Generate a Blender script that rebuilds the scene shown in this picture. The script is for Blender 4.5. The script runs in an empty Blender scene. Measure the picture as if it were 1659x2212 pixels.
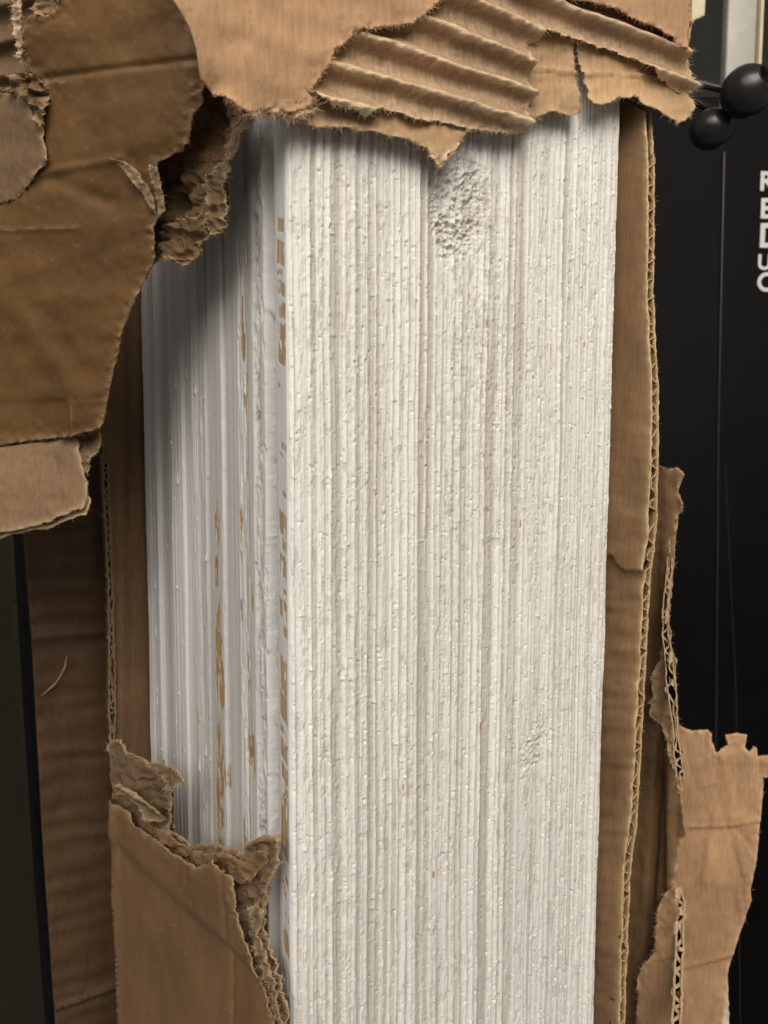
import bpy, bmesh, math
import numpy as np
from mathutils import Vector, Matrix, geometry

scene = bpy.context.scene
C = scene.collection
PI = math.pi
R = math.radians

# ------------------------------------------------------------------ camera
PITCH, ROLL, HALF = R(4.7), 0.0043, R(34.5)
F0 = Vector((0, math.cos(PITCH), -math.sin(PITCH)))
U0 = Vector((0, math.sin(PITCH), math.cos(PITCH)))
R0 = Vector((1, 0, 0))
RT = R0 * math.cos(ROLL) + U0 * math.sin(ROLL)
UP = U0 * math.cos(ROLL) - R0 * math.sin(ROLL)
cam_d = bpy.data.cameras.new('camera')
cam = bpy.data.objects.new('camera', cam_d)
C.objects.link(cam)
M = Matrix((RT, UP, -F0)).transposed().to_4x4()
cam.matrix_world = M
cam_d.sensor_fit = 'VERTICAL'
cam_d.sensor_height = 36
cam_d.sensor_width = 27
cam_d.lens = 18 / math.tan(HALF)
cam_d.clip_start = 0.01
cam_d.clip_end = 20
cam_d.dof.use_dof = True
cam_d.dof.focus_distance = 0.262
cam_d.dof.aperture_fstop = 20
scene.camera = cam

# ------------------------------------------------------------------ light
world = bpy.data.worlds.new('World')
scene.world = world
world.use_nodes = True
world.node_tree.nodes['Background'].inputs[0].default_value = (1.0, 0.93, 0.85, 1)
world.node_tree.nodes['Background'].inputs[1].default_value = 0.15
scene.view_settings.view_transform = 'Standard'
scene.view_settings.look = 'None'
scene.view_settings.exposure = 0
scene.view_settings.gamma = 1


def area(name, loc, target, sx, sy, power, col):
    d = bpy.data.lights.new(name, 'AREA')
    d.shape = 'RECTANGLE'
    d.size, d.size_y = sx, sy
    d.energy = power
    d.color = col
    o = bpy.data.objects.new(name, d)
    C.objects.link(o)
    o.location = loc
    o.rotation_euler = (Vector(target) - Vector(loc)).to_track_quat('-Z', 'Y').to_euler()
    return o


area('ceiling_lamp', (0.34, -0.85, 1.05), (0.0, 0.28, 0.0), 1.0, 0.8, 14.0, (1.0, 0.90, 0.78))
area('second_lamp', (-0.10, -1.10, 0.95), (-0.03, 0.28, 0.0), 2.0, 1.2, 24.5, (1.0, 0.95, 0.865))

# ------------------------------------------------------------------ helpers
FPX = 1106 / math.tan(HALF)
RTn, UPn, F0n = (np.array(v) for v in (RT, UP, F0))


def rays(x, y):
    x = np.asarray(x, float); y = np.asarray(y, float)
    return (RTn * ((x - 829.5) / FPX)[..., None] - UPn * ((y - 1106) / FPX)[..., None] + F0n)


def hit(x, y, plane):
    p0, n = plane
    r = rays(x, y)
    t = float(np.dot(p0, n)) / (r @ n)
    return r * t[..., None] if np.ndim(t) else r * t


PHI = R(32)
c_, s_ = math.cos(PHI), math.sin(PHI)
DF = np.array((c_, s_, 0.0))          # along the front face, to the right
NF = np.array((s_, -c_, 0.0))         # front face normal
NS = np.array((-c_, -s_, 0.0))        # side face normal
DS = np.array((-s_, c_, 0.0))         # along the side face, to the back
A = hit(626, 1106, (np.array((0, .22, 0.)), np.array((0, -1., 0)))); A[2] = 0
PF = lambda o=0.0: (A + NF * o, NF)
PS = lambda o=0.0: (A + NS * o, NS)
Bp = hit(1332, 1106, PF()); W = float(np.dot(Bp - A, DF))
Cp = hit(311, 1106, PS()); L = float(np.dot(Cp - A, DS))
B = A + DF * W
PR = lambda o=0.0: (B + DF * o, NS)   # right hand carton wall, normal towards the post


def plane3(a, b, c):                  # plane through three (px, py, depth) points
    pts = [rays(p[0], p[1]) * p[2] for p in (a, b, c)]
    n = np.cross(pts[1] - pts[0], pts[2] - pts[0])
    n /= np.linalg.norm(n)
    if np.dot(n, pts[0]) > 0: n = -n
    return (pts[0], n)


_tabs = {}


def vn(x, y, seed=0):
    if seed not in _tabs:
        _tabs[seed] = np.random.RandomState(seed + 11).rand(256, 256)
    T = _tabs[seed]
    xi = np.floor(x).astype(np.int64); yi = np.floor(y).astype(np.int64)
    fx = x - xi; fy = y - yi
    fx = fx * fx * (3 - 2 * fx); fy = fy * fy * (3 - 2 * fy)
    a = T[xi & 255, yi & 255]; b = T[(xi + 1) & 255, yi & 255]
    c = T[xi & 255, (yi + 1) & 255]; d = T[(xi + 1) & 255, (yi + 1) & 255]
    return (a * (1 - fx) + b * fx) * (1 - fy) + (c * (1 - fx) + d * fx) * fy * 1.0 if False else \
        (a * (1 - fx) + b * fx) * (1 - fy) + (c * (1 - fx) + d * fx) * fy


def fbm(x, y, seed=0, o=4, g=0.5):
    s = 0; a = 1; t = 0
    for i in range(o):
        s = s + a * (vn(x * 2 ** i + i * 17.3, y * 2 ** i + i * 7.1, seed + i) - .5); t += a; a *= g
    return s / t * 2


def ridged(x, y, seed=0, o=3):
    s = 0; a = 1; t = 0
    for i in range(o):
        s = s + a * (1 - np.abs(vn(x * 2 ** i, y * 2 ** i, seed + i) * 2 - 1)); t += a; a *= .5
    return s / t


def sm(x, a, b):
    t = np.clip((x - a) / (b - a), 0, 1)
    return t * t * (3 - 2 * t)


def thing(name, label, cat, loc=(0, 0, 0), group=None, kind=None):
    o = bpy.data.objects.new(name, None)
    C.objects.link(o)
    o.location = loc
    o.empty_display_size = .02
    o['label'] = label
    o['category'] = cat
    if group: o['group'] = group
    if kind: o['kind'] = kind
    return o


def link(name, me, mats, parent=None, label=None):
    o = bpy.data.objects.new(name, me)
    for m in (mats if isinstance(mats, (list, tuple)) else [mats]):
        me.materials.append(m)
    C.objects.link(o)
    if parent:
        o.parent = parent
        o.matrix_parent_inverse = parent_inv(parent)
    if label: o['label'] = label
    return o


def parent_inv(p):
    m = Matrix.Identity(4)
    while p:
        m = p.matrix_parent_inverse @ Matrix.Translation(p.location) @ m if p.parent else Matrix.Translation(p.location) @ m
        p = p.parent
    return m.inverted()


def mesh_np(name, co, faces_list, smooth=True, attrs=None, mat_idx=None):
    """co (N,3); faces_list: list of int arrays with equal width each"""
    me = bpy.data.meshes.new(name)
    nl = sum(f.size for f in faces_list)
    npoly = sum(len(f) for f in faces_list)
    me.vertices.add(len(co)); me.vertices.foreach_set('co', np.asarray(co, np.float32).ravel())
    me.loops.add(nl); me.loops.foreach_set('vertex_index', np.concatenate([f.ravel() for f in faces_list]).astype(np.int32))
    starts = []; k = 0
    for f in faces_list:
        starts.append(k + np.arange(len(f)) * f.shape[1]); k += f.size
    me.polygons.add(npoly)
    me.polygons.foreach_set('loop_start', np.concatenate(starts).astype(np.int32))
    me.polygons.foreach_set('use_smooth', np.full(npoly, smooth))
    if mat_idx is not None:
        me.polygons.foreach_set('material_index', np.asarray(mat_idx, np.int32))
    me.update(calc_edges=True)
    me.validate()
    for k2, v in (attrs or {}).items():
        at = me.attributes.new(k2, 'FLOAT', 'POINT')
        at.data.foreach_set('value', np.asarray(v, np.float32))
    return me


def inside(px, py, poly):
    r = np.zeros(len(px), bool)
    n = len(poly)
    for i in range(n):
        x1, y1 = poly[i]; x2, y2 = poly[(i + 1) % n]
        if y1 == y2: continue
        c = ((y1 > py) != (y2 > py)) & (px < (x2 - x1) * (py - y1) / (y2 - y1) + x1)
        r ^= c
    return r


def rough_outline(pts, seed, step=2.2):
    """pts: (x, y[, jitter px]) -> dense outline with jitter; returns pts and torn flags"""
    rng = np.random.RandomState(seed)
    out = []; fl = []; s = 0
    n = len(pts)
    for i in range(n):
        a = pts[i]; b = pts[(i + 1) % n]
        j = a[2] if len(a) > 2 else 0
        d = math.hypot(b[0] - a[0], b[1] - a[1])
        st = step if j else 12.0
        k = max(1, int(d / st))
        nx, ny = -(b[1] - a[1]) / max(d, 1e-6), (b[0] - a[0]) / max(d, 1e-6)
        for q in range(k):
            t = q / k
            x = a[0] + (b[0] - a[0]) * t; y = a[1] + (b[1] - a[1]) * t
            if j:
                ss = np.array([s + d * t])
                o = fbm(ss / 26, ss * 0 + seed, seed, 2)[0] * 1.3 + fbm(ss / 7.0, ss * 0 + seed + 3, seed + 5, 3)[0] * .8 + (rng.rand() - .5) * .35
                env = 1.0
                x += nx * o * j * env; y += ny * o * j * env
            out.append((x, y)); fl.append(j > 0)
        s += d
    return out, fl


def hairs(P0, dirs, nrm, rng, dens, ln, rad):
    """little fibre tubes from points P0 along dirs"""
    co = []; f3 = []
    k = 0
    for p, d in zip(P0, dirs):
        m = rng.poisson(dens * 1.2)
        for _ in range(m):
            l = ln * (.25 + rng.rand() ** 2.2 * 1.3)
            v = d + rng.randn(3) * .55
            v /= np.linalg.norm(v)
            b = rng.randn(3) * .7
            q0 = p + rng.randn(3) * .0002 - v * .0004
            q1 = q0 + (v + b * .15) * l * .5
            q2 = q0 + (v + b * .5) * l
            side = np.cross(v, rng.randn(3)); side /= np.linalg.norm(side) + 1e-9
            up = np.cross(v, side)
            for q, r_ in ((q0, rad), (q1, rad * .8)):
                co += [q + side * r_, q - side * r_ * .5 + up * r_ * .8, q - side * r_ * .5 - up * r_ * .8]
            co.append(q2)
            for e in range(3):
                g = (e + 1) % 3
                f3 += [(k + e, k + g, k + 3 + g), (k + e, k + 3 + g, k + 3 + e), (k + 3 + e, k + 3 + g, k + 6)]
            k += 7
    return np.array(co).reshape(-1, 3), np.array(f3, int).reshape(-1, 3)


def sheet(name, pts, plane, mat, parent=None, bump=None, thick=.0004, sp=7, seed=1, fray=.0006,
          fuzz=(.5, .0014), label=None, fold=0, step=2.2, crumple=0, pale=None):
    out, fl = rough_outline(pts, seed, step)
    arr = np.array(out)
    x0, y0 = arr.min(0); x1, y1 = arr.max(0)
    gx, gy = np.meshgrid(np.arange(x0, x1, sp), np.arange(y0, y1, sp))
    rng = np.random.RandomState(seed)
    gx = gx.ravel() + (rng.rand(gx.size) - .5) * sp * .5; gy = gy.ravel() + (rng.rand(gy.size) - .5) * sp * .5
    m = inside(gx, gy, out)
    gx, gy = gx[m], gy[m]
    # keep away from the outline
    keep = np.ones(len(gx), bool)
    for i in range(0, len(gx), 4000):
        dd = np.min((gx[i:i + 4000, None] - arr[None, :, 0]) ** 2 + (gy[i:i + 4000, None] - arr[None, :, 1]) ** 2, 1)
        keep[i:i + 4000] = dd > 1.6
    gx, gy = gx[keep], gy[keep]
    vs = [Vector(p) for p in out] + [Vector((a, b)) for a, b in zip(gx, gy)]
    n = len(out)
    res = geometry.delaunay_2d_cdt(vs, [(i, (i + 1) % n) for i in range(n)], [], 2, 0.02)
    v2 = np.array([(v[0], v[1]) for v in res[0]])
    tri = np.array([f for f in res[2] if len(f) == 3], int)
    cen = v2[tri].mean(1)
    tri = tri[inside(cen[:, 0], cen[:, 1], out)]
    # consistent winding
    a, b, c = v2[tri[:, 0]], v2[tri[:, 1]], v2[tri[:, 2]]
    ar = (b[:, 0] - a[:, 0]) * (c[:, 1] - a[:, 1]) - (b[:, 1] - a[:, 1]) * (c[:, 0] - a[:, 0])
    tri = tri[np.abs(ar) > 1e-6]; ar = ar[np.abs(ar) > 1e-6]
    tri[ar > 0] = tri[ar > 0][:, ::-1]
    co = hit(v2[:, 0], v2[:, 1], plane)
    nn = plane[1]
    torn_pts = arr[np.array(fl)] if any(fl) else None
    if torn_pts is not None:
        dist = np.zeros(len(v2))
        for i in range(0, len(v2), 3000):
            q = v2[i:i + 3000]
            dist[i:i + 3000] = np.sqrt(np.min((q[:, None, 0] - torn_pts[None, :, 0]) ** 2 + (q[:, None, 1] - torn_pts[None, :, 1]) ** 2, 1))
        torn = np.exp(-dist / 5.0) * (0.55 + .9 * vn(v2[:, 0] / 9, v2[:, 1] / 9, seed + 40))
        wide = np.exp(-dist / 16.0)
    else:
        torn = np.zeros(len(v2)); wide = torn
    h = np.zeros(len(v2))
    if bump is not None: h = h + bump(v2[:, 0], v2[:, 1], co)
    h = h + wide * fray * fbm(v2[:, 0] / 11, v2[:, 1] / 11, seed + 60, 3) * 2
    if crumple:
        X, Y = v2[:, 0], v2[:, 1]
        wx = X + 14 * fbm(X / 30, Y / 30, seed + 70, 2); wy = Y + 14 * fbm(X / 30, Y / 30, seed + 77, 2)
        h = h + crumple * ((ridged(wx / 48, wy / 30, seed + 80, 2) - .5) * 1.4 + fbm(wx / 15, wy / 15, seed + 90, 2) * .35)
    if pale is not None: torn = np.clip(torn + pale(v2[:, 0], v2[:, 1], h), 0, 1.1)
    co = co + nn[None] * h[:, None]
    # rim
    e = np.concatenate([tri[:, [0, 1]], tri[:, [1, 2]], tri[:, [2, 0]]])
    key = set(map(tuple, e))
    be = np.array([p for p in key if (p[1], p[0]) not in key], int)
    N = len(v2)
    co2 = np.concatenate([co, co - nn[None] * thick])
    t2 = tri[:, ::-1] + N
    quads = np.stack([be[:, 1], be[:, 0], be[:, 0] + N, be[:, 1] + N], 1)
    torn2 = np.concatenate([torn, torn])
    faces = [tri, t2, quads]
    if torn_pts is not None and fuzz and fuzz[0] > 0:
        # outward directions in the plane
        idx = [i for i in range(n) if fl[i]]
        p3 = hit(arr[idx, 0], arr[idx, 1], plane)
        # height of nearest vertex
        hh = np.array([h[np.argmin((v2[:, 0] - arr[i, 0]) ** 2 + (v2[:, 1] - arr[i, 1]) ** 2)] for i in idx])
        p3 = p3 + nn[None] * hh[:, None]
        area2 = sum(out[i][0] * out[(i + 1) % n][1] - out[(i + 1) % n][0] * out[i][1] for i in range(n))
        sg = 1 if area2 > 0 else -1
        dirs = []
        for i in idx:
            ax, ay = out[i - 2]; bx, by = out[(i + 2) % n]
            ox, oy = (by - ay) * sg, -(bx - ax) * sg
            l = math.hypot(ox, oy) + 1e-6
            dirs.append(RTn * ox / l - UPn * oy / l)
        hc, hf = hairs(p3, dirs, None, rng, fuzz[0], fuzz[1], .00006)
        if len(hc):
            faces.append(hf + len(co2))
            co2 = np.concatenate([co2, hc])
            torn2 = np.concatenate([torn2, np.full(len(hc), 1.0)])
    me = mesh_np(name, co2, faces, crumple < .0009, {'torn': torn2})
    o = link(name, me, mat, parent, label)
    return o


def flute_edge(name, path, plane, mat, parent, width=14, period=46, depth=.006, lt=.0005, seed=3, amp_j=1.0, thick3=None, fwd=None, label=None):
    """torn corrugated edge seen end-on: two liner edges and the wavy medium between them"""
    pts = np.array(path, float)
    seg = np.hypot(*np.diff(pts, axis=0).T); cum = np.concatenate([[0], np.cumsum(seg)])
    T = np.arange(0, cum[-1], 2.2)
    x = np.interp(T, cum, pts[:, 0]); y = np.interp(T, cum, pts[:, 1])
    wloc = width * (1 + .35 * fbm(T / 90, T * 0, seed, 2))
    ph = T + period * .35 * fbm(T / 60, T * 0 + 5, seed + 1, 2)
    jl = fbm(T / 13, T * 0 + 2, seed + 4, 3) * 2.0
    jr = fbm(T / 13, T * 0 + 9, seed + 5, 3) * 2.0
    nn = plane[1] if fwd is None else fwd
    ph = ph + amp_j * period * .55 * fbm(T / 75, T * 0 + 8, seed + 21, 3)
    am = np.clip(1 + amp_j * .9 * fbm(T / 50, T * 0 + 3, seed + 22, 2), .25, 1.25)
    lines = [x - wloc / 2 + jl, x + wloc / 2 + jr,
             x + (wloc / 2 - 1.5) * am * np.clip(np.sin(ph * 2 * PI / period) * 1.25, -1, 1) + amp_j * 2.5 * fbm(T / 22, T * 0 + 6, seed + 23, 2) + fbm(T / 9, T * 0, seed + 8, 2) * 1.2]
    co = []; q = []; k = 0
    tt = [lt, lt, lt * 1.3]
    if thick3 is not None:
        wv = .5 + .5 * np.clip(np.sin(ph * 2 * PI / period) * 1.2, -1, 1) * (1 + .3 * fbm(T / 40, T * 0, seed + 9, 2))
        ws = [0 * T, 0 * T + 1, np.clip(wv, .08, .92)]
    for li, (lx, th) in enumerate(zip(lines, tt)):
        if thick3 is not None: p = hit(x + jl * .3, y, plane) + thick3[None] * (ws[li] * (1 + .3 * fbm(T / 120, T * 0 + 4, seed, 2)) + .16)[:, None]
        else: p = hit(lx, y, plane)
        h = fbm(T / 10, T * 0 + li * 3, seed + 11, 3) * .0009 - (.0008 if li == 2 else 0)
        p = p + nn[None] * h[:, None]
        if thick3 is not None and li < 2: continue
        tg = np.gradient(p, axis=0); tg /= np.linalg.norm(tg, axis=1)[:, None] + 1e-9
        sd = np.cross(tg, nn[None])
        ring = [p + sd * th / 2, p - sd * th / 2, p - sd * th / 2 - nn * depth, p + sd * th / 2 - nn * depth]
        n = len(T)
        co.append(np.concatenate(ring))
        for a_, b_ in ((0, 1), (1, 2), (2, 3), (3, 0)):
            i = np.arange(n - 1)
            q.append(np.stack([k + a_ * n + i, k + a_ * n + i + 1, k + b_ * n + i + 1, k + b_ * n + i], 1))
        k += 4 * n
    nT_ = len(T); i = np.arange(nT_ - 1)
    c0 = 3 * nT_; c1 = 4 * nT_ + 2 * nT_            # inner back rims of the two liners
    if thick3 is None: q.append(np.stack([c0 + i, c0 + i + 1, c1 + i + 1, c1 + i], 1))  # added cap closes the cells to keep them dark
    co = np.concatenate(co)
    n4 = len(T) * 4
    nT = len(T)
    torn = np.tile(np.concatenate([np.full(nT, .9), np.full(nT, .9), np.full(nT, -6.), np.full(nT, -6.)]), 3 if thick3 is None else 1)  # backs fall to the dark base, cell shade is coloured in
    # fibres
    rng = np.random.RandomState(seed)
    ii = np.arange(0, nT, 2)
    p3 = np.concatenate([hit(lines[0][ii], y[ii], plane), hit(lines[1][ii], y[ii], plane)])
    dirs = [-RTn + nn * .6] * len(ii) + [RTn + nn * .6] * len(ii)
    hc, hf = hairs(p3, dirs, None, rng, .35, .0012, .00006)
    faces = [np.concatenate(q)]
    if len(hc):
        faces.append(hf + len(co)); co = np.concatenate([co, hc]); torn = np.concatenate([torn, np.ones(len(hc))])
    me = mesh_np(name, co, faces, True, {'torn': torn})
    return link(name, me, mat, parent, label)


def EP(x, y, d):                              # plane through a point, facing it edge-on
    v = rays(x, y)
    return (v * d, -v / np.linalg.norm(v))


# ------------------------------------------------------------------ materials
def nodes(name):
    m = bpy.data.materials.new(name)
    m.use_nodes = True
    nt = m.node_tree
    bs = nt.nodes['Principled BSDF']
    return m, nt, bs


def N(nt, t, **kw):
    n = nt.nodes.new(t)
    for k, v in kw.items():
        if k.startswith('i_'):
            n.inputs[k[2:].replace('_', ' ')].default_value = v
        else:
            setattr(n, k, v)
    return n


def mapped(nt, scale, rot=(0, 0, 0)):
    tc = N(nt, 'ShaderNodeTexCoord'); mp = N(nt, 'ShaderNodeMapping')
    mp.inputs['Scale'].default_value = scale
    mp.inputs['Rotation'].default_value = rot
    nt.links.new(tc.outputs['Object'], mp.inputs[0])
    return mp.outputs[0]


def ramp(nt, fac, stops):
    r = N(nt, 'ShaderNodeValToRGB')
    el = r.color_ramp.elements
    while len(el) < len(stops): el.new(.5)
    for e, (p, c) in zip(el, stops):
        e.position = p; e.color = (*c, 1) if len(c) == 3 else c
    nt.links.new(fac, r.inputs[0])
    return r.outputs[0]


def mix(nt, fac, a, b, mode='MIX'):
    m = N(nt, 'ShaderNodeMix', data_type='RGBA', blend_type=mode)
    for s, v in ((m.inputs[0], fac), (m.inputs[6], a), (m.inputs[7], b)):
        if hasattr(v, 'is_output'): nt.links.new(v, s)
        elif isinstance(v, (int, float)): s.default_value = v
        else: s.default_value = (*v, 1)
    return m.outputs[2]


def card(name, col, torncol=None, rough=.78, streak=.12, bump=.35, flute=0, spec=.25):
    m, nt, bs = nodes(name)
    torncol = torncol or tuple(min(1, c * k) for c, k in zip(col, (1.25, 1.32, 1.4)))
    n1 = N(nt, 'ShaderNodeTexNoise'); n1.inputs['Scale'].default_value = 38; n1.inputs['Detail'].default_value = 5
    nt.links.new(mapped(nt, (1, 1, 1)), n1.inputs['Vector'])
    n2 = N(nt, 'ShaderNodeTexNoise'); n2.inputs['Scale'].default_value = 900; n2.inputs['Detail'].default_value = 3
    nt.links.new(mapped(nt, (1, 1, .12)), n2.inputs['Vector'])
    n3 = N(nt, 'ShaderNodeTexNoise'); n3.inputs['Scale'].default_value = 2600; n3.inputs['Detail'].default_value = 2
    nt.links.new(mapped(nt, (1, 1, .6)), n3.inputs['Vector'])
    d = tuple(c * .80 for c in col); l = tuple(c * 1.14 for c in col)
    base = ramp(nt, n1.outputs[0], [(.3, d), (.7, l)])
    st = ramp(nt, n2.outputs[0], [(.3, (1 - streak * 1.6,) * 3), (.7, (1 + streak * .3,) * 3)])
    base = mix(nt, 1.0, base, st, 'MULTIPLY')
    n5 = N(nt, 'ShaderNodeTexNoise'); n5.inputs['Scale'].default_value = 420; n5.inputs['Detail'].default_value = 2
    nt.links.new(mapped(nt, (1, 1, .8)), n5.inputs['Vector'])
    base = mix(nt, ramp(nt, n5.outputs[0], [(.66, (0, 0, 0)), (.74, (.5, .5, .5))]), base, tuple(c * .55 for c in col))
    n6 = N(nt, 'ShaderNodeTexNoise'); n6.inputs['Scale'].default_value = 160; n6.inputs['Detail'].default_value = 7; n6.inputs['Roughness'].default_value = .7
    nt.links.new(mapped(nt, (1, 1, 1)), n6.inputs['Vector'])
    base = mix(nt, ramp(nt, n6.outputs[0], [(.60, (0, 0, 0)), (.72, (.55, .55, .55))]), base, tuple(min(1, c * 1.25) for c in col))
    at = N(nt, 'ShaderNodeAttribute', attribute_name='torn')
    base = mix(nt, at.outputs['Fac'], base, torncol)
    nt.links.new(base, bs.inputs['Base Color'])
    bs.inputs['Roughness'].default_value = rough
    bs.inputs['Specular IOR Level'].default_value = spec
    ad = N(nt, 'ShaderNodeMath', operation='ADD'); nt.links.new(n2.outputs[0], ad.inputs[0]); nt.links.new(n3.outputs[0], ad.inputs[1])
    b = N(nt, 'ShaderNodeBump'); b.inputs['Strength'].default_value = bump; b.inputs['Distance'].default_value = .0003
    nt.links.new(ad.outputs[0], b.inputs['Height'])
    nt.links.new(b.outputs[0], bs.inputs['Normal'])
    return m


KRAFT = card('kraft_liner', (.47, .285, .155))
MEDIUM = card('fluting_paper', (.46, .31, .19), (.66, .49, .32), rough=.9, streak=.2, bump=.6)
INNER = card('inner_liner', (.50, .325, .175), (.60, .43, .25), rough=.85, bump=.5)
SHADEK = card('shaded_liner', (.165, .088, .032), (.32, .20, .11), rough=.5, spec=.35, streak=.05, bump=.2)  # shaded copy of the kraft liner, shade held in the base colour
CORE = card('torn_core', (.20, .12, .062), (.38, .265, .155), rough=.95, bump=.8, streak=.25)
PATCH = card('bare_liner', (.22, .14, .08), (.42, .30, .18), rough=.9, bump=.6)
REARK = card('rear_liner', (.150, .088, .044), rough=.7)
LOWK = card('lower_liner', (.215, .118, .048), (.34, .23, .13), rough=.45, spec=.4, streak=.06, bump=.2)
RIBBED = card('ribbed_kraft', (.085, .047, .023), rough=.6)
FOLDIN = card('folded_inner', (.19, .108, .052), (.45, .31, .17), rough=.8)
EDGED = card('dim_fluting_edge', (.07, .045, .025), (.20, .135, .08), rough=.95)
EDGEK = card('fluting_edge', (.13, .08, .04), (.50, .355, .21), rough=.95)  # dark base paints shade inside the cells, torn rims stay pale
WALL = card('wall_liner', (.27, .163, .084), (.60, .43, .23), rough=.8)


def paint(name):
    m, nt, bs = nodes(name)
    hi = N(nt, 'ShaderNodeAttribute', attribute_name='shade_tone')
    wo = N(nt, 'ShaderNodeAttribute', attribute_name='wood')
    tint = N(nt, 'ShaderNodeAttribute', attribute_name='face_shade')
    n1 = N(nt, 'ShaderNodeTexNoise'); n1.inputs['Scale'].default_value = 60; n1.inputs['Detail'].default_value = 6
    nt.links.new(mapped(nt, (1, 1, .15)), n1.inputs['Vector'])
    white = ramp(nt, n1.outputs[0], [(.3, (.755, .745, .71)), (.7, (.825, .815, .785))])
    white = mix(nt, hi.outputs['Fac'], white, (.49, .46, .42))  # groove shade and band tone painted into the white
    white = mix(nt, tint.outputs['Fac'], white, (.66, .665, .67))  # weaker light on the turned faces put into the colour
    n2 = N(nt, 'ShaderNodeTexNoise'); n2.inputs['Scale'].default_value = 700; n2.inputs['Detail'].default_value = 4
    nt.links.new(mapped(nt, (1, 1, .06)), n2.inputs['Vector'])
    wood = ramp(nt, n2.outputs[0], [(.3, (.35, .205, .09)), (.7, (.54, .36, .19))])
    base = mix(nt, wo.outputs['Fac'], white, wood)
    nt.links.new(base, bs.inputs['Base Color'])
    bs.inputs['Roughness'].default_value = .75
    bs.inputs['Specular IOR Level'].default_value = .2
    n3 = N(nt, 'ShaderNodeTexNoise'); n3.inputs['Scale'].default_value = 1500; n3.inputs['Detail'].default_value = 3
    nt.links.new(mapped(nt, (1, 1, .35)), n3.inputs['Vector'])
    b = N(nt, 'ShaderNodeBump'); b.inputs['Strength'].default_value = .4; b.inputs['Distance'].default_value = .0003
    nt.links.new(n3.outputs[0], b.inputs['Height'])
    nt.links.new(b.outputs[0], bs.inputs['Normal'])
    return m


PAINT = paint('white_paint')


def plain(name, col, rough=.5, spec=.5, noise=.1, scale=40, metal=0):
    m, nt, bs = nodes(name)
    n1 = N(nt, 'ShaderNodeTexNoise'); n1.inputs['Scale'].default_value = scale; n1.inputs['Detail'].default_value = 6
    nt.links.new(mapped(nt, (1, 1, 1)), n1.inputs['Vector'])
    r = ramp(nt, n1.outputs[0], [(.3, tuple(c * (1 - noise) for c in col)), (.7, tuple(c * (1 + noise) for c in col))])
    nt.links.new(r, bs.inputs['Base Color'])
    rr = N(nt, 'ShaderNodeMapRange'); rr.inputs['To Min'].default_value = rough - .08; rr.inputs['To Max'].default_value = rough + .08
    nt.links.new(n1.outputs[0], rr.inputs['Value']); nt.links.new(rr.outputs[0], bs.inputs['Roughness'])
    bs.inputs['Specular IOR Level'].default_value = spec
    bs.inputs['Metallic'].default_value = metal
    return m


BLACK = plain('black_plastic', (.016, .016, .017), .30, .5, .2, 200)
BLACKM = plain('black_painted_metal', (.0022, .0023, .0026), .62, .12, .5, 25)
GREYP = plain('dark_grey_paint', (.018, .018, .015), .6, .3, .2)
RAILM = plain('pale_rail_metal', (.42, .40, .36), .45, .5, .12, 90)
CREAM = plain('cream_paper', (.62, .56, .38), .8, .2, .1, 60)
WHITEINK = plain('white_ink', (.75, .75, .72), .6, .3, .05)
BROWN = plain('dark_brown_panel', (.017, .0125, .006), .6, .3, .25, 30)
PAPER = plain('pale_paper', (.62, .54, .40), .8, .2, .08, 50)


# ------------------------------------------------------------------ backdrop
def box(name, c, sx, sy, sz, mat, parent=None, yaw=0, bev=0.0, label=None):
    bm = bmesh.new()
    bmesh.ops.create_cube(bm, size=1)
    bmesh.ops.scale(bm, vec=(sx, sy, sz), verts=bm.verts)
    if bev:
        bmesh.ops.bevel(bm, geom=bm.edges[:], offset=bev, segments=3, affect='EDGES', profile=.5)
    bmesh.ops.rotate(bm, verts=bm.verts, cent=(0, 0, 0), matrix=Matrix.Rotation(yaw, 3, 'Z'))
    bmesh.ops.translate(bm, verts=bm.verts, vec=c)
    me = bpy.data.meshes.new(name); bm.to_mesh(me); bm.free()
    for p in me.polygons: p.use_smooth = bool(bev)
    return link(name, me, mat, parent, label)


def at(x, y, Y):
    r = rays(x, y); return Vector(r * (Y / r[1]))


wall = box('wall', (0, 1.25, -.1), 3.2, .04, 2.6, GREYP)
wall['kind'] = 'structure'

# ------------------------------------------------------------------ the painted post
post = thing('timber_post', 'white painted rough-grained timber post standing inside the torn cardboard carton', 'post', (float(A[0] + .03), float(A[1] + .1), -.32))


def to_front(x, y):
    p = hit(x, y, PF()); d = p - A
    return d @ DF, p[..., 2]


def to_side(x, y):
    p = hit(x, y, PS()); d = p - A
    return d @ DS, p[..., 2]


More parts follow.
